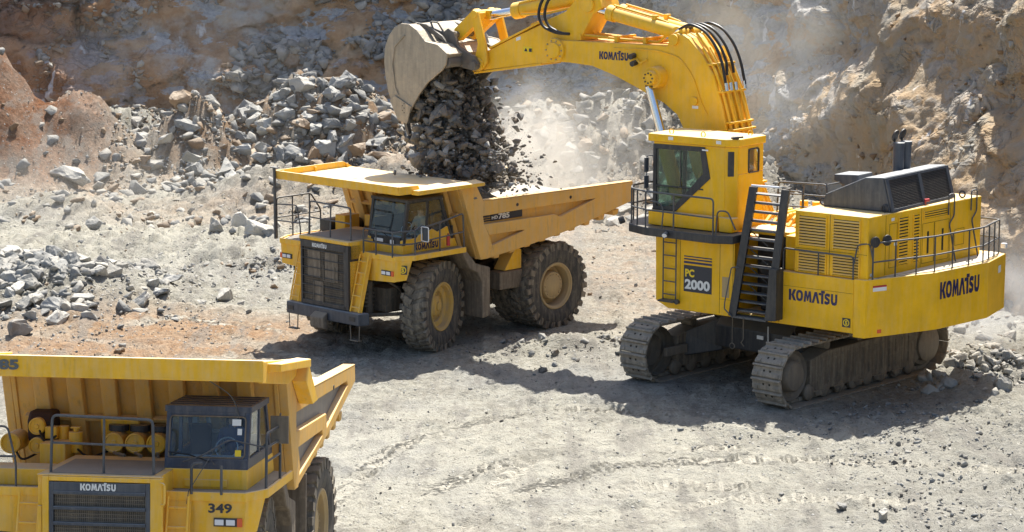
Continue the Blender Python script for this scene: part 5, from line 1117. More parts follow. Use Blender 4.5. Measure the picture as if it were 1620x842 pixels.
def axis(lo, hi, steps):
    """graded coordinates: list of (limit, step)"""
    out = [lo]; x = lo
    while x < hi:
        st = [s for l, s in steps if x < l][0]; x += st; out.append(x)
    return np.array(out)
gx = axis(-320, 320, [(-60, 20), (-30, 2.0), (-21, .4), (-18, .16), (17, .085), (20, .16), (30, .6), (60, 2), (400, 20)])
gy = axis(-120, 420, [(20, 20), (40, 2), (47, .3), (66, .10), (80, .13), (100, .17), (112, .3), (124, 1.5), (500, 25)])
GX, GY = np.meshgrid(gx, gy); gxf, gyf = GX.ravel(), GY.ravel()
gz = ground_z(gxf, gyf)
def grid_mesh(name, X, Y_, Z, nr, nc, mat, smooth=True):
    v = np.stack([X, Y_, Z], 1).astype(np.float32); me = bpy.data.meshes.new(name)
    r, c = np.meshgrid(np.arange(nr - 1), np.arange(nc - 1), indexing='ij'); a = (r * nc + c).ravel()
    f = np.stack([a, a + 1, a + nc + 1, a + nc], 1).astype(np.int32)
    me.vertices.add(len(v)); me.vertices.foreach_set('co', v.ravel()); me.loops.add(f.size); me.loops.foreach_set('vertex_index', f.ravel())
    me.polygons.add(len(f)); me.polygons.foreach_set('loop_start', np.arange(0, f.size, 4, dtype=np.int32)); me.polygons.foreach_set('loop_total', np.full(len(f), 4, np.int32))
    me.update(calc_edges=True); me.validate(); me.materials.append(mat)
    if smooth: me.polygons.foreach_set('use_smooth', np.ones(len(f), bool))
    return link(bpy.data.objects.new(name, me))

def pos_mask(t, P, cx, cy, rx_, ry_, soft=.5):
    """soft-edged soil patch at a place in the pit"""
    mp = node(t, 'ShaderNodeMapping'); mp.vector_type = 'POINT'
    mp.inputs['Location'].default_value = (-cx / rx_, -cy / ry_, 0); mp.inputs['Scale'].default_value = (1 / rx_, 1 / ry_, 0); t.links.new(P, mp.inputs[0])
    l = node(t, 'ShaderNodeVectorMath'); l.operation = 'LENGTH'; t.links.new(mp.outputs[0], l.inputs[0])
    return ramp(t, l.outputs['Value'], 1 + soft, 1 - soft)
def ground_material():
    m, t, b = newmat('quarry ground'); g = node(t, 'ShaderNodeNewGeometry'); P = g.outputs['Position']
    big = noise_n(t, P, .12, 4); mid = noise_n(t, P, .7, 6, .65); fn = noise_n(t, P, 5, 6, .7); ff = noise_n(t, P, 22, 4, .7)
    c = mix(t, ramp(t, mid, .35, .65), (0.265, 0.25, 0.21), (0.39, 0.372, 0.31))
    c = mix(t, ramp(t, fn, .50, .72), c, (0.48, 0.46, 0.40))
    c = mix(t, ramp(t, fn, .45, .30), c, (0.18, 0.168, 0.14))
    c = mix(t, math_n(t, 'MULTIPLY', ramp(t, big, .52, .66), .55), c, (0.30, 0.30, 0.29))
    # reddish clay spread over the rock floor
    org = None
    for q in ((-10.0, 72.2, 5.0, 2.6), (-11.5, 69.0, 6, 2.2), (5.5, 82, 4.5, 9), (2, 93, 7, 6), (-12, 96, 6, 3), (-24, 105, 6, 5), (-4.5, 101, 5, 3), (-14.0, 106, 2.5, 3.5), (-18.5, 103, 2.5, 3)):
        k = pos_mask(t, P, *q); org = k if org is None else math_n(t, 'MAXIMUM', org, k)
    nz = ramp(t, mid, .34, .66, .05, .8)
    str_ = math_n(t, 'MAXIMUM', pos_mask(t, P, -10.2, 71.6, 4.6, 2.4, .5), pos_mask(t, P, -11.5, 68.8, 5.0, 1.6, .5)); c = mix(t, math_n(t, 'MULTIPLY', str_, ramp(t, mid, .3, .55, .35, .95)), c, mix(t, ramp(t, fn, .35, .65), (0.22, 0.105, 0.035), (0.40, 0.225, 0.095)))
    c = mix(t, math_n(t, 'MULTIPLY', org, nz), c, mix(t, ramp(t, fn, .35, .65), (0.27, 0.175, 0.11), (0.44, 0.33, 0.235)))
    deep = pos_mask(t, P, -25, 106, 7, 6, .3); c = mix(t, math_n(t, 'MULTIPLY', deep, ramp(t, mid, .3, .6, .5, 1)), c, mix(t, ramp(t, fn, .35, .65), (0.115, 0.046, 0.02), (0.25, 0.115, 0.055)))
    gr_ = math_n(t, 'MAXIMUM', pos_mask(t, P, 11.5, 52, 5, 10, .5), pos_mask(t, P, -9, 85, 7, 5, .5)); c = mix(t, math_n(t, 'MULTIPLY', gr_, ramp(t, mid, .35, .6, .25, .75)), c, (0.27, 0.262, 0.235))
    so = pos_mask(t, P, -9, 108, 7, 5, .4); c = mix(t, math_n(t, 'MULTIPLY', so, ramp(t, mid, .35, .55)), c, (0.27, 0.18, 0.11))
    # pale dust on the driven floor
    pale = math_n(t, 'MAXIMUM', pos_mask(t, P, 0, 55, 9, 6, .5), pos_mask(t, P, -14, 88, 9, 7, .5))
    c = mix(t, math_n(t, 'MULTIPLY', pale, ramp(t, mid, .35, .6, .1, .75)), c, (0.47, 0.445, 0.37))
    # tracked dark streaks along the haul lines
    wv = node(t, 'ShaderNodeMapping'); wv.inputs['Rotation'].default_value = (0, 0, R(-35)); wv.inputs['Scale'].default_value = (1.2, .14, 1); t.links.new(P, wv.inputs[0])
    st = noise_n(t, wv.outputs[0], 1.2, 5, .6); c = mix(t, math_n(t, 'MULTIPLY', ramp(t, st, .52, .62), .6), c, (0.23, 0.215, 0.19))
    vo = node(t, 'ShaderNodeTexVoronoi'); vo.inputs['Scale'].default_value = 6.5; t.links.new(P, vo.inputs['Vector'])
    sc_ = node(t, 'ShaderNodeSeparateColor'); t.links.new(vo.outputs['Color'], sc_.inputs[0])
    peb = math_n(t, 'MULTIPLY', ramp(t, vo.outputs['Distance'], .30, .18), ramp(t, sc_.outputs[0], .72, .76)); c = mix(t, math_n(t, 'MULTIPLY', peb, .8), c, mix(t, ramp(t, sc_.outputs[1], .3, .7), (0.17, 0.17, 0.17), (0.50, 0.49, 0.46)))
    t.links.new(c, b.inputs['Base Color']); b.inputs['Roughness'].default_value = .95; b.inputs['Specular IOR Level'].default_value = .15
    at_ = node(t, 'ShaderNodeAttribute'); at_.attribute_name = 'print'
    tk = math_n(t, 'MULTIPLY', at_.outputs['Fac'], ramp(t, mid, .3, .6, .35, .9)); c = mix(t, tk, c, (0.54, 0.505, 0.42)); t.links.new(c, b.inputs['Base Color'])
    al = node(t, 'ShaderNodeAttribute'); al.attribute_name = 'along'; sn = math_n(t, 'SINE', math_n(t, 'MULTIPLY', al.outputs['Fac'], 6.2832), 0.0); sn = ramp(t, sn, -.5, .6); lug = math_n(t, 'MULTIPLY', math_n(t, 'MULTIPLY', sn, at_.outputs['Fac']), ramp(t, mid, .3, .5, .4, 1))
    c = mix(t, math_n(t, 'MULTIPLY', math_n(t, 'SUBTRACT', at_.outputs['Fac'], lug), .35), c, (0.17, 0.155, 0.125)); spk = noise_n(t, P, 11, 5, .75); c = mix(t, math_n(t, 'MULTIPLY', ramp(t, spk, .43, .34), .85), c, (0.13, 0.12, 0.10)); t.links.new(c, b.inputs['Base Color'])  # groove shade and small clod shadows painted into the ground colour
    hh = math_n(t, 'ADD', math_n(t, 'MULTIPLY', lug, .30), math_n(t, 'MULTIPLY', spk, .55)); hh = math_n(t, 'ADD', hh, math_n(t, 'ADD', math_n(t, 'MULTIPLY', fn, .7), math_n(t, 'ADD', math_n(t, 'MULTIPLY', ff, .25), math_n(t, 'MULTIPLY', peb, .35))))
    bump(t, b, hh, 1.0, .13); return m
GM = ground_material()
go = grid_mesh('ground', gxf, gyf, gz, len(gy), len(gx), GM); _a = go.data.attributes.new('print', 'FLOAT', 'POINT'); _a.data.foreach_set('value', PR[0].astype(np.float32)); _a = go.data.attributes.new('along', 'FLOAT', 'POINT'); _a.data.foreach_set('value', PR[1].astype(np.float32)); go['kind'] = 'structure'; go['label'] = 'dusty grey quarry floor with tyre prints and reddish clay'

# ------------------------------------------------------------------ cliff
def rock_mat(name, cols, scale=1.0, bumpd=.12, dusty=.25):
    m, t, b = newmat(name); g = node(t, 'ShaderNodeNewGeometry'); P = g.outputs['Position'] if name == 'cliff rock' else node(t, 'ShaderNodeTexCoord').outputs['Object']
    n1 = noise_n(t, P, .16 * scale, 6, .6); n2 = noise_n(t, P, .75 * scale, 7, .65); n3 = noise_n(t, P, 5 * scale, 6, .65)
    c = mix(t, ramp(t, n2, .38, .62), cols[0], cols[1]); c = mix(t, ramp(t, n1, .46, .60), c, cols[2])
    return m, t, b, P, n1, n2, n3, c
def cliff_material():
    m, t, b, P, n1, n2, n3, c = rock_mat('cliff rock', [(0.36, 0.27, 0.18), (0.50, 0.395, 0.27), (0.40, 0.39, 0.36)])
    org = noise_n(t, P, .23, 6, .7); c = mix(t, math_n(t, 'MULTIPLY', ramp(t, org, .50, .57), .85), c, mix(t, ramp(t, n3, .35, .65), (0.34, 0.20, 0.105), (0.50, 0.33, 0.19)))
    mp = node(t, 'ShaderNodeMapping'); mp.inputs['Scale'].default_value = (.35, .35, .9); t.links.new(P, mp.inputs[0]); g2 = noise_n(t, mp.outputs[0], .75, 5, .6)
    c = mix(t, math_n(t, 'MULTIPLY', ramp(t, g2, .53, .56), .85), c, mix(t, ramp(t, n3, .35, .65), (0.30, 0.325, 0.35), (0.46, 0.485, 0.50)))
    le = pos_mask(t, P, -17, 111, 13, 8, .5); c = mix(t, math_n(t, 'MULTIPLY', le, ramp(t, org, .40, .50, .1, .9)), c, mix(t, ramp(t, n2, .42, .58), (0.24, 0.125, 0.055), (0.40, 0.245, 0.13)))
    m3 = node(t, 'ShaderNodeMapping'); m3.inputs['Scale'].default_value = (.5, .5, 1.1); m3.inputs['Location'].default_value = (4.4, 1.7, 9.3); t.links.new(P, m3.inputs[0]); g3 = noise_n(t, m3.outputs[0], .8, 7, .62)
    c = mix(t, math_n(t, 'MULTIPLY', ramp(t, g3, .53, .555), .9), c, mix(t, ramp(t, n3, .35, .65), (0.27, 0.29, 0.31), (0.44, 0.455, 0.46)))
    # warm stain patches on the right hand face, white mineral seams
    rt = pos_mask(t, P, 16, 80, 8, 18, .4); c = mix(t, math_n(t, 'MULTIPLY', rt, ramp(t, n1, .4, .6, .55, .95)), c, mix(t, ramp(t, n2, .4, .6), (0.36, 0.25, 0.14), (0.29, 0.25, 0.19)))
    lf = pos_mask(t, P, -26, 108, 9, 8, .4); c = mix(t, math_n(t, 'MULTIPLY', lf, ramp(t, n1, .3, .6, .5, 1)), c, mix(t, ramp(t, n2, .4, .6), (0.20, 0.08, 0.03), (0.33, 0.155, 0.07)))
    ms = node(t, 'ShaderNodeMapping'); ms.inputs['Scale'].default_value = (1.3, 1.3, .22); ms.inputs['Rotation'].default_value = (0, R(12), 0); t.links.new(P, ms.inputs[0]); s = noise_n(t, ms.outputs[0], .8, 4, .5)
    c = mix(t, math_n(t, 'MULTIPLY', ramp(t, s, .66, .70), .8), c, (0.66, 0.66, 0.66))
    vo = node(t, 'ShaderNodeTexVoronoi'); vo.feature = 'DISTANCE_TO_EDGE'; vo.inputs['Scale'].default_value = .55; dm = node(t, 'ShaderNodeVectorMath'); dm.operation = 'ADD'; t.links.new(P, dm.inputs[0])
    nn = node(t, 'ShaderNodeTexNoise'); nn.inputs['Scale'].default_value = .8; nn.inputs['Detail'].default_value = 5; t.links.new(P, nn.inputs['Vector']); sv = node(t, 'ShaderNodeVectorMath'); sv.operation = 'SCALE'; sv.inputs['Scale'].default_value = 1.6; t.links.new(nn.outputs['Color'], sv.inputs[0]); t.links.new(sv.outputs[0], dm.inputs[1]); t.links.new(dm.outputs[0], vo.inputs['Vector'])
    crack = ramp(t, vo.outputs['Distance'], 0, .06)
    t.links.new(c, b.inputs['Base Color']); b.inputs['Roughness'].default_value = .95; b.inputs['Specular IOR Level'].default_value = .15
    h = math_n(t, 'ADD', math_n(t, 'MULTIPLY', n2, .7), math_n(t, 'ADD', math_n(t, 'MULTIPLY', n3, .3), math_n(t, 'MULTIPLY', crack, .0))); v2 = node(t, 'ShaderNodeTexVoronoi'); v2.feature = 'DISTANCE_TO_EDGE'; v2.inputs['Scale'].default_value = 1.7; t.links.new(dm.outputs[0], v2.inputs['Vector']); h = math_n(t, 'ADD', h, math_n(t, 'MULTIPLY', ramp(t, v2.outputs['Distance'], 0, .16), math_n(t, 'MULTIPLY', ramp(t, g2, .48, .56), .3)))
    bump(t, b, h, 1.0, .27)
    return m
def cliff():
    seg = np.hypot(*(PATH[1:] - PATH[:-1]).T); S = np.concatenate([[0], np.cumsum(seg)])
    s = [0.]
    while s[-1] < S[-1]:
        x = np.interp(s[-1], S, PATH[:, 0]); y = np.interp(s[-1], S, PATH[:, 1]); s.append(s[-1] + (.15 if -28 < x < 22 and y > 55 else .9))
    s = np.array(s); ss = s[:, None] + np.linspace(-5, 5, 9)[None]
    cx = np.interp(ss, S, PATH[:, 0]).mean(1); cy = np.interp(ss, S, PATH[:, 1]).mean(1)
    tx = np.gradient(cx, s); ty = np.gradient(cy, s); L = np.hypot(tx, ty); tx /= L; ty /= L
    nx, ny = ty, -tx                         # towards the pit
    v = np.concatenate([np.arange(-1.0, 13.0, .14), np.arange(13, 18.5, .5)]); v = np.concatenate([v, v[-1] + np.array([.3, .5, .6, .6])]); extra = np.concatenate([np.zeros(len(v) - 4), [2, 8, 30, 90]])
    CX, V = np.meshgrid(cx, v); CY, EX = np.meshgrid(cy, extra); NX, _ = np.meshgrid(nx, v); NY, _ = np.meshgrid(ny, v)
    top = np.interp(CX, [-60, -20, 6, 13, 30], [1.0, .95, .9, .72, .8]); Z = V * np.where(V > 0, top, 1)
    back = V * np.interp(CX, [2, 12], [.34, .10]) + EX                        # leans away from the pit
    X = CX - NX * back; Y_ = CY - NY * back
    p = np.stack([X.ravel(), Y_.ravel(), Z.ravel()], 1)
    q = p * np.array([1, 1, 1.25])
    am = np.clip(1.2 - EX.ravel() / 20, 0, 1)
    rocky = np.clip(.40 + fbm(q / 5.5, 3, 201) * 2.8, 0, 1) * np.interp(q[:, 0], [6, 13], [1.0, .12]); flat_ = np.interp(q[:, 0], [6, 13], [1.0, .40]); w1 = q + .9 * fbm(q / 3.0, 4, 9)[:, None]
    d = 2.1 * fbm(q / 9.0, 3, 101) + (.40 * flat_ + .60 * rocky) * blocks(w1 * np.array([1, 1, 1.5]) / 3.2, 103) + (.10 * flat_ + .34 * rocky) * blocks((q + .5 * fbm(q / 1.2, 3, 19)[:, None]) * np.array([1, 1, 1.35]) / 1.15, 105) + (.05 + .13 * rocky) * blocks((q + .2 * fbm(q / .5, 2, 29)[:, None]) / .46, 107) + .16 * fbm(q / 1.3, 4, 111) + .10 * fbm(q / .35, 2, 109)
    # benches: the face steps back in two places
    zz = Z.ravel(); d = d - 1.1 / (1 + np.exp(-(zz - 5.5 - 1.2 * fbm(q / 7, 2, 55)) * 3)) - .8 / (1 + np.exp(-(zz - 9.5) * 3))
    # overhanging slab and hollow
    d = d * am
    nxf, nyf = NX.ravel(), NY.ravel()
    X2 = p[:, 0] + nxf * d; Y2 = p[:, 1] + nyf * d; Z2 = zz + .35 * fbm(q / 1.1, 3, 120) * am
    global CLIFF; CLIFF = (X2, Y2, Z2, nxf, nyf)
    o = grid_mesh('quarry_cliff', X2, Y2, Z2, len(v), len(cx), cliff_material(), smooth=False)
    o['kind'] = 'structure'; o['label'] = 'brown and grey blasted rock face of the quarry'
    return o
cliff()

# ------------------------------------------------------------------ loose rock
def rock_material(name, a, b2, bump_d=.05, rust=0.15):
    m, t, b = newmat(name); tc = node(t, 'ShaderNodeTexCoord'); P = tc.outputs['Object']; oi = node(t, 'ShaderNodeObjectInfo')
    off = node(t, 'ShaderNodeVectorMath'); off.operation = 'ADD'; sv = node(t, 'ShaderNodeVectorMath'); sv.operation = 'SCALE'; sv.inputs['Scale'].default_value = 37; t.links.new(oi.outputs['Location'], sv.inputs[0]); t.links.new(P, off.inputs[0]); t.links.new(sv.outputs[0], off.inputs[1]); Q = off.outputs[0]
    n1 = noise_n(t, Q, 1.1, 5, .6); n2 = noise_n(t, Q, 5, 6, .65)
    c = mix(t, ramp(t, n1, .38, .62), a, b2); c = mix(t, math_n(t, 'MULTIPLY', ramp(t, n2, .52, .66), rust), c, (0.36, 0.24, 0.14))
    g = node(t, 'ShaderNodeNewGeometry'); sx = node(t, 'ShaderNodeSeparateXYZ'); t.links.new(g.outputs['Normal'], sx.inputs[0]); c = mix(t, math_n(t, 'MULTIPLY', ramp(t, sx.outputs['Z'], .3, .9), .12 if name == 'dark and shaded rock' or name == 'shaded rock load' else .45), c, (0.44, 0.41, 0.35))
    br = node(t, 'ShaderNodeMix'); br.data_type = 'RGBA'; br.blend_type = 'MULTIPLY'; br.inputs[0].default_value = 1; t.links.new(c, br.inputs[6]); cr = node(t, 'ShaderNodeCombineColor'); k = ramp(t, oi.outputs['Random'], 0, 1, .75, 1.15)
    for i in range(3): t.links.new(k, cr.inputs[i])
    t.links.new(cr.outputs[0], br.inputs[7]); t.links.new(br.outputs[2], b.inputs['Base Color'])
    b.inputs['Roughness'].default_value = .92; b.inputs['Specular IOR Level'].default_value = .2; bump(t, b, n2, .9, bump_d * 1.6); return m
RK = {'grey': rock_material('grey rock', (0.21, 0.222, 0.228), (0.355, 0.36, 0.35)), 'pale': rock_material('pale rock', (0.38, 0.37, 0.34), (0.52, 0.50, 0.45)), 'brown': rock_material('brown rock', (0.30, 0.20, 0.12), (0.42, 0.31, 0.21), rust=.5), 'dark': rock_material('dark and shaded rock', (0.15, 0.140, 0.125), (0.27, 0.255, 0.23), rust=.35)}  # dark mix carries the shade that the falling load stands in
def rock_template(seed, mat=None):
    r = random.Random(seed); bm = bmesh.new(); ax = (1, r.uniform(.62, .95), r.uniform(.45, .8))
    for k in range(r.randint(8, 15)):
        d = Vector((r.gauss(0, 1), r.gauss(0, 1), r.gauss(0, 1))).normalized() * r.uniform(.42, .55); bm.verts.new((d.x * ax[0], d.y * ax[1], d.z * ax[2]))
    h = bmesh.ops.convex_hull(bm, input=bm.verts); bmesh.ops.delete(bm, geom=[v for v in bm.verts if not v.link_faces], context='VERTS')
    bmesh.ops.dissolve_limit(bm, angle_limit=R(14), verts=bm.verts, edges=bm.edges)
    bmesh.ops.bevel(bm, geom=list(bm.edges), offset=.012, segments=1, affect='EDGES', profile=.5)
    bmesh.ops.recalc_face_normals(bm, faces=bm.faces)
    lo = bpy.data.meshes.new('rock'); bm.to_mesh(lo)
    bmesh.ops.triangulate(bm, faces=bm.faces); bmesh.ops.subdivide_edges(bm, edges=list(bm.edges), cuts=3, use_grid_fill=True)
    P_ = np.array([tuple(v.co) for v in bm.verts]); n_ = np.stack([fbm(P_ / .28 + seed, 4, seed % 50 + q * 5) for q in range(3)], 1) * .060; f_ = np.stack([blocks(P_ / .16 + seed, seed % 50 + 30)] * 3, 1) * P_ * .07
    for v, d in zip(bm.verts, n_ + f_): v.co += Vector(d)
    hi = bpy.data.meshes.new('rock'); bm.to_mesh(hi); bm.free(); return lo, hi
TPL2 = [rock_template(100 + k) for k in range(14)]; TPL = [q[0] for q in TPL2]
TPC = {}
for c in RK:
    TPC[c] = []
    for _l, me in TPL2: q = me.copy(); q.materials.append(RK[c]); TPC[c].append(q)
TV = []
for me in TPL:
    v = np.array([tuple(x.co) for x in me.vertices]); TV.append((v, [tuple(p.vertices) for p in me.polygons]))
rr = random.Random(42)
ROCKS = []          # x, y, size, colour, region
def zone(n, fx, smin, smax, cols, region, power=2.2):
    for _ in range(n):
        x, y = fx(); s = smin + (smax - smin) * rr.random() ** power; ROCKS.append([x, y, s, rr.choices(list(cols), list(cols.values()))[0], region])
def gau(cx, cy, sx, sy): return lambda: (rr.gauss(cx, sx), rr.gauss(cy, sy))
def box(x0, x1, y0, y1): return lambda: (rr.uniform(x0, x1), rr.uniform(y0, y1))
def foot(s0, s1, dmin, dmax, pw=1.5):
    seg = np.hypot(*(PATH[1:] - PATH[:-1]).T); S = np.concatenate([[0], np.cumsum(seg)])
    def f():
        x_ = rr.uniform(s0, s1); i = int(np.argmin(np.abs(PATH[:, 0] - x_)))
        # walk the path by x
        s = np.interp(x_, PATH[:, 0], S); d = dmin + (dmax - dmin) * rr.random() ** pw
        x = np.interp(s, S, PATH[:, 0]); y = np.interp(s, S, PATH[:, 1]); x2 = np.interp(s + .5, S, PATH[:, 0]); y2 = np.interp(s + .5, S, PATH[:, 1]); tx, ty = x2 - x, y2 - y; L = math.hypot(tx, ty) or 1
        return x + ty / L * d, y - tx / L * d
    return f
G1 = {'grey': 4, 'pale': 4, 'brown': 3}
zone(1700, foot(-28, -3, .2, 11), .12, 1.15, G1, 'talus_left', 2.9)
zone(420, gau(-8.6, 107.2, 2.8, 1.8), .18, 1.6, {'grey': 8, 'pale': 1, 'brown': 2}, 'heap_mid', 2.4)
zone(500, box(-24, -7, 92, 102), .10, .9, G1, 'toe_left', 3.2)
zone(600, gau(4.5, 99.5, 3.8, 3.2), .12, 1.1, {'pale': 4, 'brown': 3, 'grey': 3}, 'heap_right', 2.8)
zone(420, foot(4, 12.5, .2, 7), .12, 1.2, {'pale': 4, 'brown': 2, 'grey': 4}, 'talus_right', 2.6)
zone(110, foot(12.5, 17.5, .1, 3), .12, .9, {'grey': 6, 'brown': 2, 'pale': 2}, 'foot_right', 2.6)
zone(700, gau(-16.2, 77.2, 2.0, 2.4), .14, 1.05, {'grey': 4, 'pale': 6}, 'heap_front', 1.9)
zone(90, gau(-12.2, 77.0, 2.0, 1.6), .10, .55, {'grey': 4, 'pale': 5}, 'heap_front', 2.4)
zone(110, gau(-15.8, 72.5, 2.2, 1.8), .08, .45, {'grey': 4, 'pale': 4, 'brown': 1}, 'front_scatter', 2.4)
zone(260, gau(13.2, 64.9, 1.2, .8), .08, .6, {'pale': 6, 'grey': 3}, 'pile_right', 2.2)
zone(150, gau(1.6, 69.2, 1.7, .9), .06, .42, {'grey': 5, 'dark': 4, 'pale': 1}, 'mid_scatter', 2.2)
zone(500, box(-18, 10, 80, 99), .06, .40, G1, 'floor_far', 3.0)
zone(260, gau(-9.3, 82.2, 2.6, .7), .07, .40, {'pale': 5, 'grey': 4, 'brown': 1.5}, 'ridge', 2.2)
zone(900, box(-16, 14, 47, 74), .03, .16, {'grey': 5, 'dark': 3, 'pale': 3}, 'floor_near', 2.5)
zone(420, box(9, 14, 48, 62), .04, .26, {'grey': 5, 'dark': 2, 'pale': 4}, 'floor_near_right', 2.5)
zone(200, box(4, 12, 56.5, 60), .04, .2, {'grey': 5, 'pale': 3}, 'floor_near_right', 2.5)
# boulders that can be told apart: photo pixel of the foot, height above the floor there, width, look, label
NAMED = [(112, 288, 1.9, 'pale', 'big pale block with a brown stained front in the rubble left of the loaded truck'),
 (340, 366, .95, 'pale', 'rounded white boulder left of the three by the raised ladder deck of the loaded truck'),
 (378, 362, 1.35, 'pale', 'wedge shaped pale boulder leaning between two others beside the loaded truck'),
 (411, 368, 1.30, 'pale', 'rounded pale boulder touching the left edge of the loaded truck'),
 (420, 375, .8, 'grey', 'low grey rock before the rounded boulder at the left edge of the loaded truck'),
 (148, 360, .85, 'grey', 'lone low boulder on the dusty floor above the foreground rubble heap'),
 (247, 275, 1.1, 'pale', 'square pale block standing at the foot of the orange soil slide'),
 (28, 532, 1.15, 'dark', 'dark slab leaning in the rubble heap at the left edge'),
 (52, 480, 1.0, 'pale', 'large pale rock in the middle of the rubble heap at the left edge'),
 (95, 450, .75, 'grey', 'upright grey rock at the top of the rubble heap at the left edge'),
 (125, 492, .65, 'pale', 'flat pale rock at the right foot of the rubble heap'),
 (320, 482, .55, 'pale', 'single white slab on the reddish floor left of the loaded truck'),
 (434, 458, .42, 'brown', 'small brown rock beside the right ladder of the loaded truck'),
 (860, 588, .34, 'dark', 'dark cube shaped rock lying nearest the excavator shadow'),
 (880, 562, .46, 'dark', 'dark angular rock behind the loaded truck on the pale floor'),
 (1585, 618, .75, 'pale', 'pale block at the right end of the rubble by the crawler track'),
 (1500, 612, .60, 'grey', 'pointed grey rock in the shade edge beside the crawler track'),
 (700, 600, .1, 'grey', None),
 (1400, 822, .5, 'pale', 'pale boulder half sunk in the floor at the bottom right'),
 (1330, 806, .45, 'grey', 'bluish grey rock on the floor at the bottom right'),
 (190, 558, .42, 'brown', 'brown rock just above the canopy edge of truck 349'),
 (985, 200, 1.7, 'brown', 'largest tan boulder in the rubble below the boom'),
 (930, 178, 1.1, 'brown', 'flat tan rock left of the largest boulder below the boom'),
 (1295, 290, 1.6, 'pale', 'pale pointed block above the engine house'),
 (610, 258, 1.5, 'brown', 'tan boulder just left of the bucket above the truck canopy'),
 (565, 225, 1.0, 'brown', 'upright brown rock on top of the soil bank behind the truck canopy'),
 (300, 210, 1.2, 'grey', 'tilted grey slab in the orange soil slide under the cliff')]
zA = ground_z(np.array([r[0] for r in ROCKS]), np.array([r[1] for r in ROCKS]), False)
wd = wall_dist(np.array([r[0] for r in ROCKS]), np.array([r[1] for r in ROCKS]))
# keep clear of the machines
def blocked(x, y, s):
    for Mx, hx0, hx1, hy in ((T1M, -6.6, 2.4, 2.9), (T2M, -6.6, 2.6, 2.9)):
        l = Mx.inverted() @ Vector((x, y, 0))
        if hx0 < l.x < hx1 and abs(l.y) < hy and s > .12: return True
    l = (Matrix.Translation((7.7, 65.2, 0)) @ Matrix.Rotation(R(226), 4, 'Z')).inverted() @ Vector((x, y, 0))
    return abs(l.x) < 4.3 and abs(l.y) < 3.1
items = []
for r, z, d in zip(ROCKS, zA, wd):
    if d < -.3 or blocked(r[0], r[1], r[2]): continue
    if r[0] < -18 and r[1] > 101 and rr.random() > .25: continue
    u, v, sc_ = topx(r[0], r[1], z); items.append((r[2] * sc_ * (1 if -20 < u < 1640 and -20 < v < 860 else .05), r, z))
items.sort(key=lambda q: -q[0])
PLACE = {'talus_left': 'on the scree under the left cliff', 'heap_mid': 'in the grey rock slide behind the truck canopy', 'toe_left': 'scattered at the toe of the left scree', 'heap_right': 'in the rubble bank under the boom',
 'talus_right': 'at the foot of the cliff behind the excavator', 'foot_right': 'at the foot of the right hand cliff', 'heap_front': 'in the foreground rubble heap at the left edge', 'front_scatter': 'strewn below the left rubble heap', 'pile_right': 'in the small rubble pile beside the crawler track',
 'mid_scatter': 'strewn between the loaded truck and the excavator', 'floor_far': 'on the far quarry floor', 'ridge': 'in the low ridge left of the loaded truck', 'floor_near': 'on the near quarry floor', 'floor_near_right': 'on the floor at the lower right'}
WORD = {'grey': 'grey', 'pale': 'pale', 'brown': 'brown', 'dark': 'dark'}
def place_rock(name, x, y, z, s, col, k, label, group, sink=.22, rot=None, flatten=1.0):
    o = bpy.data.objects.new(name, TPC[col][k % len(TPL)]); link(o); o.location = (x, y, z + s * (.28 - sink)); o.scale = (s * rr.uniform(.9, 1.15), s * rr.uniform(.75, 1.2), s * flatten * rr.uniform(.75, 1.2))
    o.rotation_euler = rot or (rr.uniform(-.5, .5), rr.uniform(-.5, .5), rr.uniform(0, 6.3)); o['label'] = label; o['category'] = 'rock'
    if group: o['group'] = group
    return o
NI = 205
for q in items[:NI]:
    r, z = q[1], q[2]; sz = 'large' if r[2] > .85 else 'medium' if r[2] > .5 else 'small'
    lab = '%s %s angular rock %s' % (sz, WORD[r[3]], PLACE[r[4]]); place_rock('rock', r[0], r[1], z, r[2], r[3], rr.randint(0, 13), lab, lab + 's' if False else 'rocks ' + PLACE[r[4]])
rest = {}
for q in items[NI:]: rest.setdefault(q[1][3], []).append((q[1], q[2]))
def merged(name, lst, mats, label):
    """many small rocks as one object; lst rows: x, y, z, size, colour index"""
    V = []; L = []; LS = []; MI = []; o = 0
    for x, y, z, s, ci in lst:
        tv, tf = TV[rr.randint(0, 13)]; e = Matrix.Rotation(rr.uniform(0, 6.3), 3, 'Z') @ Matrix.Rotation(rr.uniform(-.6, .6), 3, 'X') @ Matrix.Rotation(rr.uniform(-.6, .6), 3, 'Y')
        V.append((tv * (1, rr.uniform(.6, 1.25), rr.uniform(.6, 1.3))) @ np.array(e).T * s + (x, y, z)); 
        for f in tf: L += [i + o for i in f]; LS.append(len(f)); MI.append(ci)
        o += len(tv)
    V = np.concatenate(V).astype(np.float32); me = bpy.data.meshes.new(name); me.vertices.add(len(V)); me.vertices.foreach_set('co', V.ravel())
    me.loops.add(len(L)); me.loops.foreach_set('vertex_index', np.array(L, np.int32)); me.polygons.add(len(LS)); st = np.concatenate([[0], np.cumsum(LS)[:-1]]).astype(np.int32)
    me.polygons.foreach_set('loop_start', st); me.polygons.foreach_set('loop_total', np.array(LS, np.int32)); me.update(calc_edges=True)
    for m in mats: me.materials.append(m)
    me.polygons.foreach_set('material_index', np.array(MI, np.int32)); me.validate(); ob = link(bpy.data.objects.new(name, me)); ob['kind'] = 'stuff'; ob['label'] = label; return ob
ci = {'grey': 0, 'pale': 1, 'brown': 2, 'dark': 3}; MATS = [RK['grey'], RK['pale'], RK['brown'], RK['dark']]
lst = [(r[0], r[1], z + r[2] * .08, r[2], ci[r[3]]) for k in rest for r, z in rest[k]]
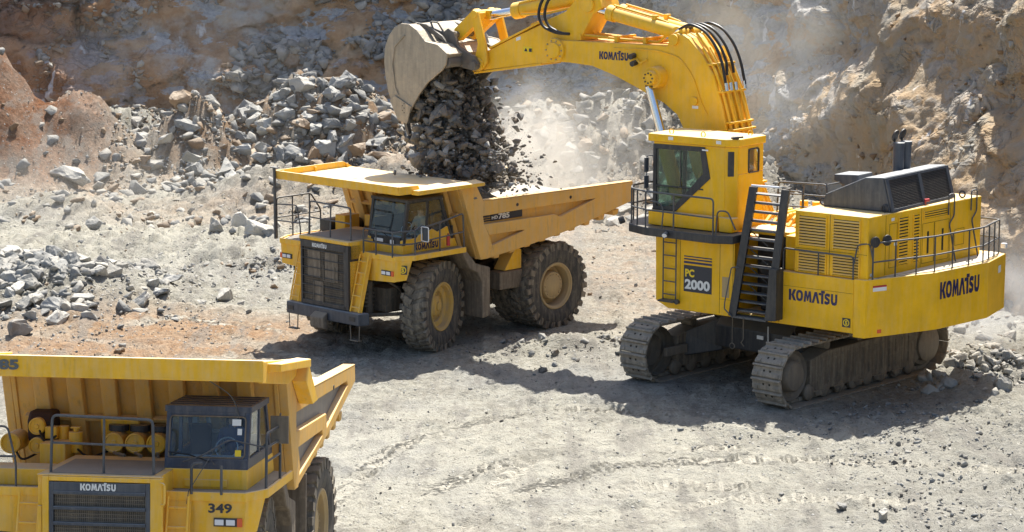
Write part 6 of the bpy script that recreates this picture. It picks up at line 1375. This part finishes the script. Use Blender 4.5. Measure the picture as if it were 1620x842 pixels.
# gravel: finer stones thickest on the heaps and at the cliff foot
gv = []
for n, fx, s0, s1, cols in ((6500, foot(-28, -3, -.2, 11, 1.2), .06, .34, (0, 1, 1, 2, 2)), (1300, gau(4.5, 99.5, 4.2, 3.6), .08, .30, (0, 1, 1, 2)), (1300, gau(-15.0, 77, 3.2, 3.0), .05, .22, (0, 1)), (900, foot(4, 17.5, -.2, 6, 1.2), .06, .28, (0, 1, 2)), (1200, gau(-9.2, 106.5, 3.4, 2.6), .08, .34, (0, 0, 0, 1)),
    (700, gau(13.2, 64.9, 1.5, 1.0), .04, .18, (1, 1, 0)), (700, gau(1.6, 69.4, 2.2, 1.1), .03, .14, (0, 3, 3, 1)), (1500, box(-17, 10, 76, 98), .04, .2, (0, 1, 1, 2)), (4200, box(-15, 14, 47, 76), .02, .085, (0, 3, 1)), (900, gau(-9.5, 82.5, 3.2, 1.2), .04, .18, (0, 1, 1, 2)), (2600, box(7.5, 15, 47, 62), .03, .15, (0, 1, 3)), (700, gau(-14, 71.5, 3, 2.2), .04, .16, (0, 1, 2))):
    for _ in range(n):
        x, y = fx(); s = s0 + (s1 - s0) * rr.random() ** 2; gv.append((x, y, s, rr.choice(cols)))
ga = np.array([(q[0], q[1]) for q in gv]); gzz = ground_z(ga[:, 0], ga[:, 1], False); gw = wall_dist(ga[:, 0], ga[:, 1])
lst += [(q[0], q[1], z + q[2] * .1, q[2], q[3]) for q, z, d in zip(gv, gzz, gw) if d > -.6 and not (q[0] < -18 and q[1] > 101 and q[2] > .12) and not (q[2] > .1 and blocked(q[0], q[1], .2))]
# broken rock standing out of the cliff face in clusters
cX, cY, cZ, cN, cM = CLIFF; cm_ = fbm(np.stack([cX, cY, cZ * 1.3], 1) / 2.6, 3, 301); vis = (cZ > 1.2) & (cZ < 10.5) & (cX > -30) & (cX < 19) & (cY > 60)
for thr, region, n, s0, s1, cols in ((.02, (cX > -13.5) & (cX < -2.5) & (cZ < 8.5), 2300, .12, 1.1, (0, 0, 0, 1)), (.12, (cX <= -13.5), 900, .10, .7, (0, 2, 2, 1)), (.14, (cX > -2.5) & (cX < 9), 1100, .10, .8, (0, 1, 2, 2)), (.24, (cX >= 9), 380, .08, .55, (2, 2, 1))):
    idx = np.nonzero(vis & region & (cm_ > thr))[0]
    for _ in range(n):
        i = int(idx[rr.randrange(len(idx))]); s = s0 + (s1 - s0) * rr.random() ** 3; lst.append((cX[i] + cN[i] * s * .08, cY[i] + cM[i] * s * .08, cZ[i], s, rr.choice(cols)))
merged('rubble', lst, MATS, 'small broken stone scattered over the quarry floor and scree')
for i, (u, v, s, col, lab) in enumerate(NAMED):
    if not lab: continue
    # march the sight line's foot down to the sloping ground (a real point on the terrain)
    z = 0.0
    for _ in range(25):
        x, y, _z = at(u, v, z); z = z * .5 + .5 * float(ground_z(np.array([x]), np.array([y]), False)[0])
    place_rock('boulder', x, y, z, s, col, i * 3 + 1, lab, None, sink=.12, rot=(rr.uniform(-.25, .25), rr.uniform(-.25, .25), rr.uniform(0, 6.3)), flatten=1.05)

# ------------------------------------------------------------------ load falling from the bucket
hp = MB(); NXh, NYh = 26, 20; V = []
for j in range(NYh + 1):
    for i in range(NXh + 1):
        x = -1.7 - 5.2 * i / NXh; y = -2.40 + 4.8 * j / NYh
        zz = 3.25 + 1.5 * math.exp(-((x + 2.6) / 1.5) ** 2 - (y / 1.9) ** 2) + .35 * math.exp(-((x + 4.2) / 1.6) ** 2 - (y / 1.6) ** 2) + rr.uniform(-.09, .09); zz = max(zz, 2.66 + (-1.5 - x) * .14) ; V.append(tuple(T1M @ Vector((x, y, zz))))
hp.v = V; hp.f = [(j * (NXh + 1) + i, j * (NXh + 1) + i + 1, (j + 1) * (NXh + 1) + i + 1, (j + 1) * (NXh + 1) + i) for j in range(NYh) for i in range(NXh)]
hm = rock_material('shaded rock load', (0.15, 0.14, 0.125), (0.25, 0.235, 0.21), rust=.2)  # heap colour darkened for the shade under the bucket
lo = part('rock_load', hp, hm, None); lo['label'] = 'heap of dark broken rock lying in the bed of the loaded truck'; lo['kind'] = 'stuff'
fall = []; small = []
bc = EM @ Vector((12.3, 0, 7.7)); tgt = T1M @ Vector((-2.9, .2, 4.5))
ex = (EM.to_3x3() @ Vector((0, 1, 0)))
for k in range(8500):
    t = rr.random() ** .8; c = bc.lerp(tgt, t) + ex * rr.gauss(-.1 * t, .72 + .05 * t)
    u = rr.gauss(0, .44 + .14 * t); c += (EM.to_3x3() @ Vector((-1, 0, 0))) * (u + .6 * t * rr.random()); c.z += rr.gauss(0, .35)
    if c.z < 4.35 - .0: c.z = 4.35 + rr.random() * .9
    l = EM.inverted() @ c
    if c.z > 6.3 and l.x > 11.6: l.y = max(-1.25, min(1.2, l.y * .8)); l.x = min(l.x, 12.9); c = EM @ l
    s = .04 + .52 * rr.random() ** 4.6
    (fall if s > .30 else small).append((c, s))
# rocks still held in the bowl of the bucket
for k in range(1100):
    a = rr.uniform(0, 1); c = EM @ Vector((rr.uniform(12.1, 13.15), rr.uniform(-1.3, 1.3), rr.uniform(7.0, 8.6))); s = .08 + .5 * rr.random() ** 3.2
    l = EM.inverted() @ c
    if l.z < 8.9 - (l.x - 11.7) * 1.25 - .6: continue
    (fall if s > .34 else small).append((c, s))
# stones thrown forward into the dust
for k in range(380):
    c = tgt + (EM.to_3x3() @ Vector((-1, 0, 0))) * rr.uniform(.2, 2.9) + ex * rr.gauss(0, .7); c.z = 4.4 + abs(rr.gauss(0, .9)); small.append((c, .05 + .22 * rr.random() ** 2.5))
fall.sort(key=lambda q: -q[1]); keep = fall[:58]; small += fall[58:]
for i, (c, s) in enumerate(keep):
    up_ = 'up inside the bucket' if c.z > 7.2 else 'halfway down to the truck' if c.z > 5.4 else 'landing on the load'
    sz = 'largest' if i < 1 else 'large' if s > .5 else 'smaller'
    o = place_rock('falling_rock', c.x, c.y, c.z, s * 1.25, 'dark' if rr.random() < .8 else 'grey', rr.randint(0, 13), '%s dark rock tumbling from the excavator bucket, %s' % (sz, up_), 'rocks tumbling out of the bucket', sink=.28, rot=(rr.uniform(0, 6), rr.uniform(0, 6), rr.uniform(0, 6)))
merged('falling_rubble', [(c.x, c.y, c.z, s, rr.choice((3, 3, 3, 3, 0))) for c, s in small], MATS, 'dark stones and dirt pouring from the bucket into the truck bed')

# ------------------------------------------------------------------ dust in the air
def dust_cloud(c, r, dens, label, seed=0, scale=.5, col=(0.92, 0.88, 0.80), sharp=(.40, .72)):
    bpy_me = bpy.data.meshes.new('dust_cloud'); bm = bmesh.new(); bmesh.ops.create_icosphere(bm, subdivisions=3, radius=1); bm.to_mesh(bpy_me); bm.free()
    o = link(bpy.data.objects.new('dust_cloud', bpy_me)); o.location = c; o.scale = r
    m = bpy.data.materials.new('dust cloud'); m.use_nodes = True; t = m.node_tree; t.nodes.clear()
    out = t.nodes.new('ShaderNodeOutputMaterial'); pv = t.nodes.new('ShaderNodeVolumePrincipled'); t.links.new(pv.outputs[0], out.inputs['Volume'])
    pv.inputs['Color'].default_value = (*col, 1); pv.inputs['Anisotropy'].default_value = .25
    tc = t.nodes.new('ShaderNodeTexCoord'); g = t.nodes.new('ShaderNodeNewGeometry')
    l = t.nodes.new('ShaderNodeVectorMath'); l.operation = 'LENGTH'; t.links.new(tc.outputs['Object'], l.inputs[0])
    fo = ramp(t, l.outputs['Value'], 1.0, .15); fo = math_n(t, 'POWER', fo, 1.6)
    mp = t.nodes.new('ShaderNodeMapping'); mp.inputs['Location'].default_value = (seed * 11.3, seed * 5.1, 0); t.links.new(g.outputs['Position'], mp.inputs[0])
    n = noise_n(t, mp.outputs[0], scale, 3, .6); n = ramp(t, n, *sharp)
    t.links.new(math_n(t, 'MULTIPLY', math_n(t, 'MULTIPLY', fo, n), dens), pv.inputs['Density'])
    bpy_me.materials.append(m); o['kind'] = 'stuff'; o['label'] = label; return o
dust_cloud((1.6, 80.5, 4.2), (4.6, 5.0, 4.2), .36, 'pale dust billowing behind the bed of the loaded truck', 1, .55)
dust_cloud((.7, 76.0, 5.1), (2.6, 2.4, 2.6), 1.5, 'dust around the falling rock', 5, .9, col=(.78, .74, .67))
dust_cloud((9.8, 88, 6.5), (5.0, 6, 5.0), .13, 'pale dust hanging above the engine house', 2, .35)
dust_cloud((-17, 90, 2.0), (9, 6, 2.6), .07, 'pale dust drifting over the floor on the left', 3, .3)
dust_cloud((-14, 101, 6), (15, 7, 8), .006, 'faint dust in front of the left cliff', 6, .2, sharp=(.2, .6))
dust_cloud((7, 97, 8), (9, 7, 8), .018, 'faint dust in front of the cliff beyond the boom', 7, .2, sharp=(.2, .6))
dust_cloud((14.2, 69.5, 1.6), (3.0, 3.6, 3.2), .45, 'dust rising behind the counterweight', 4, .6, col=(0.85, 0.86, 0.88))
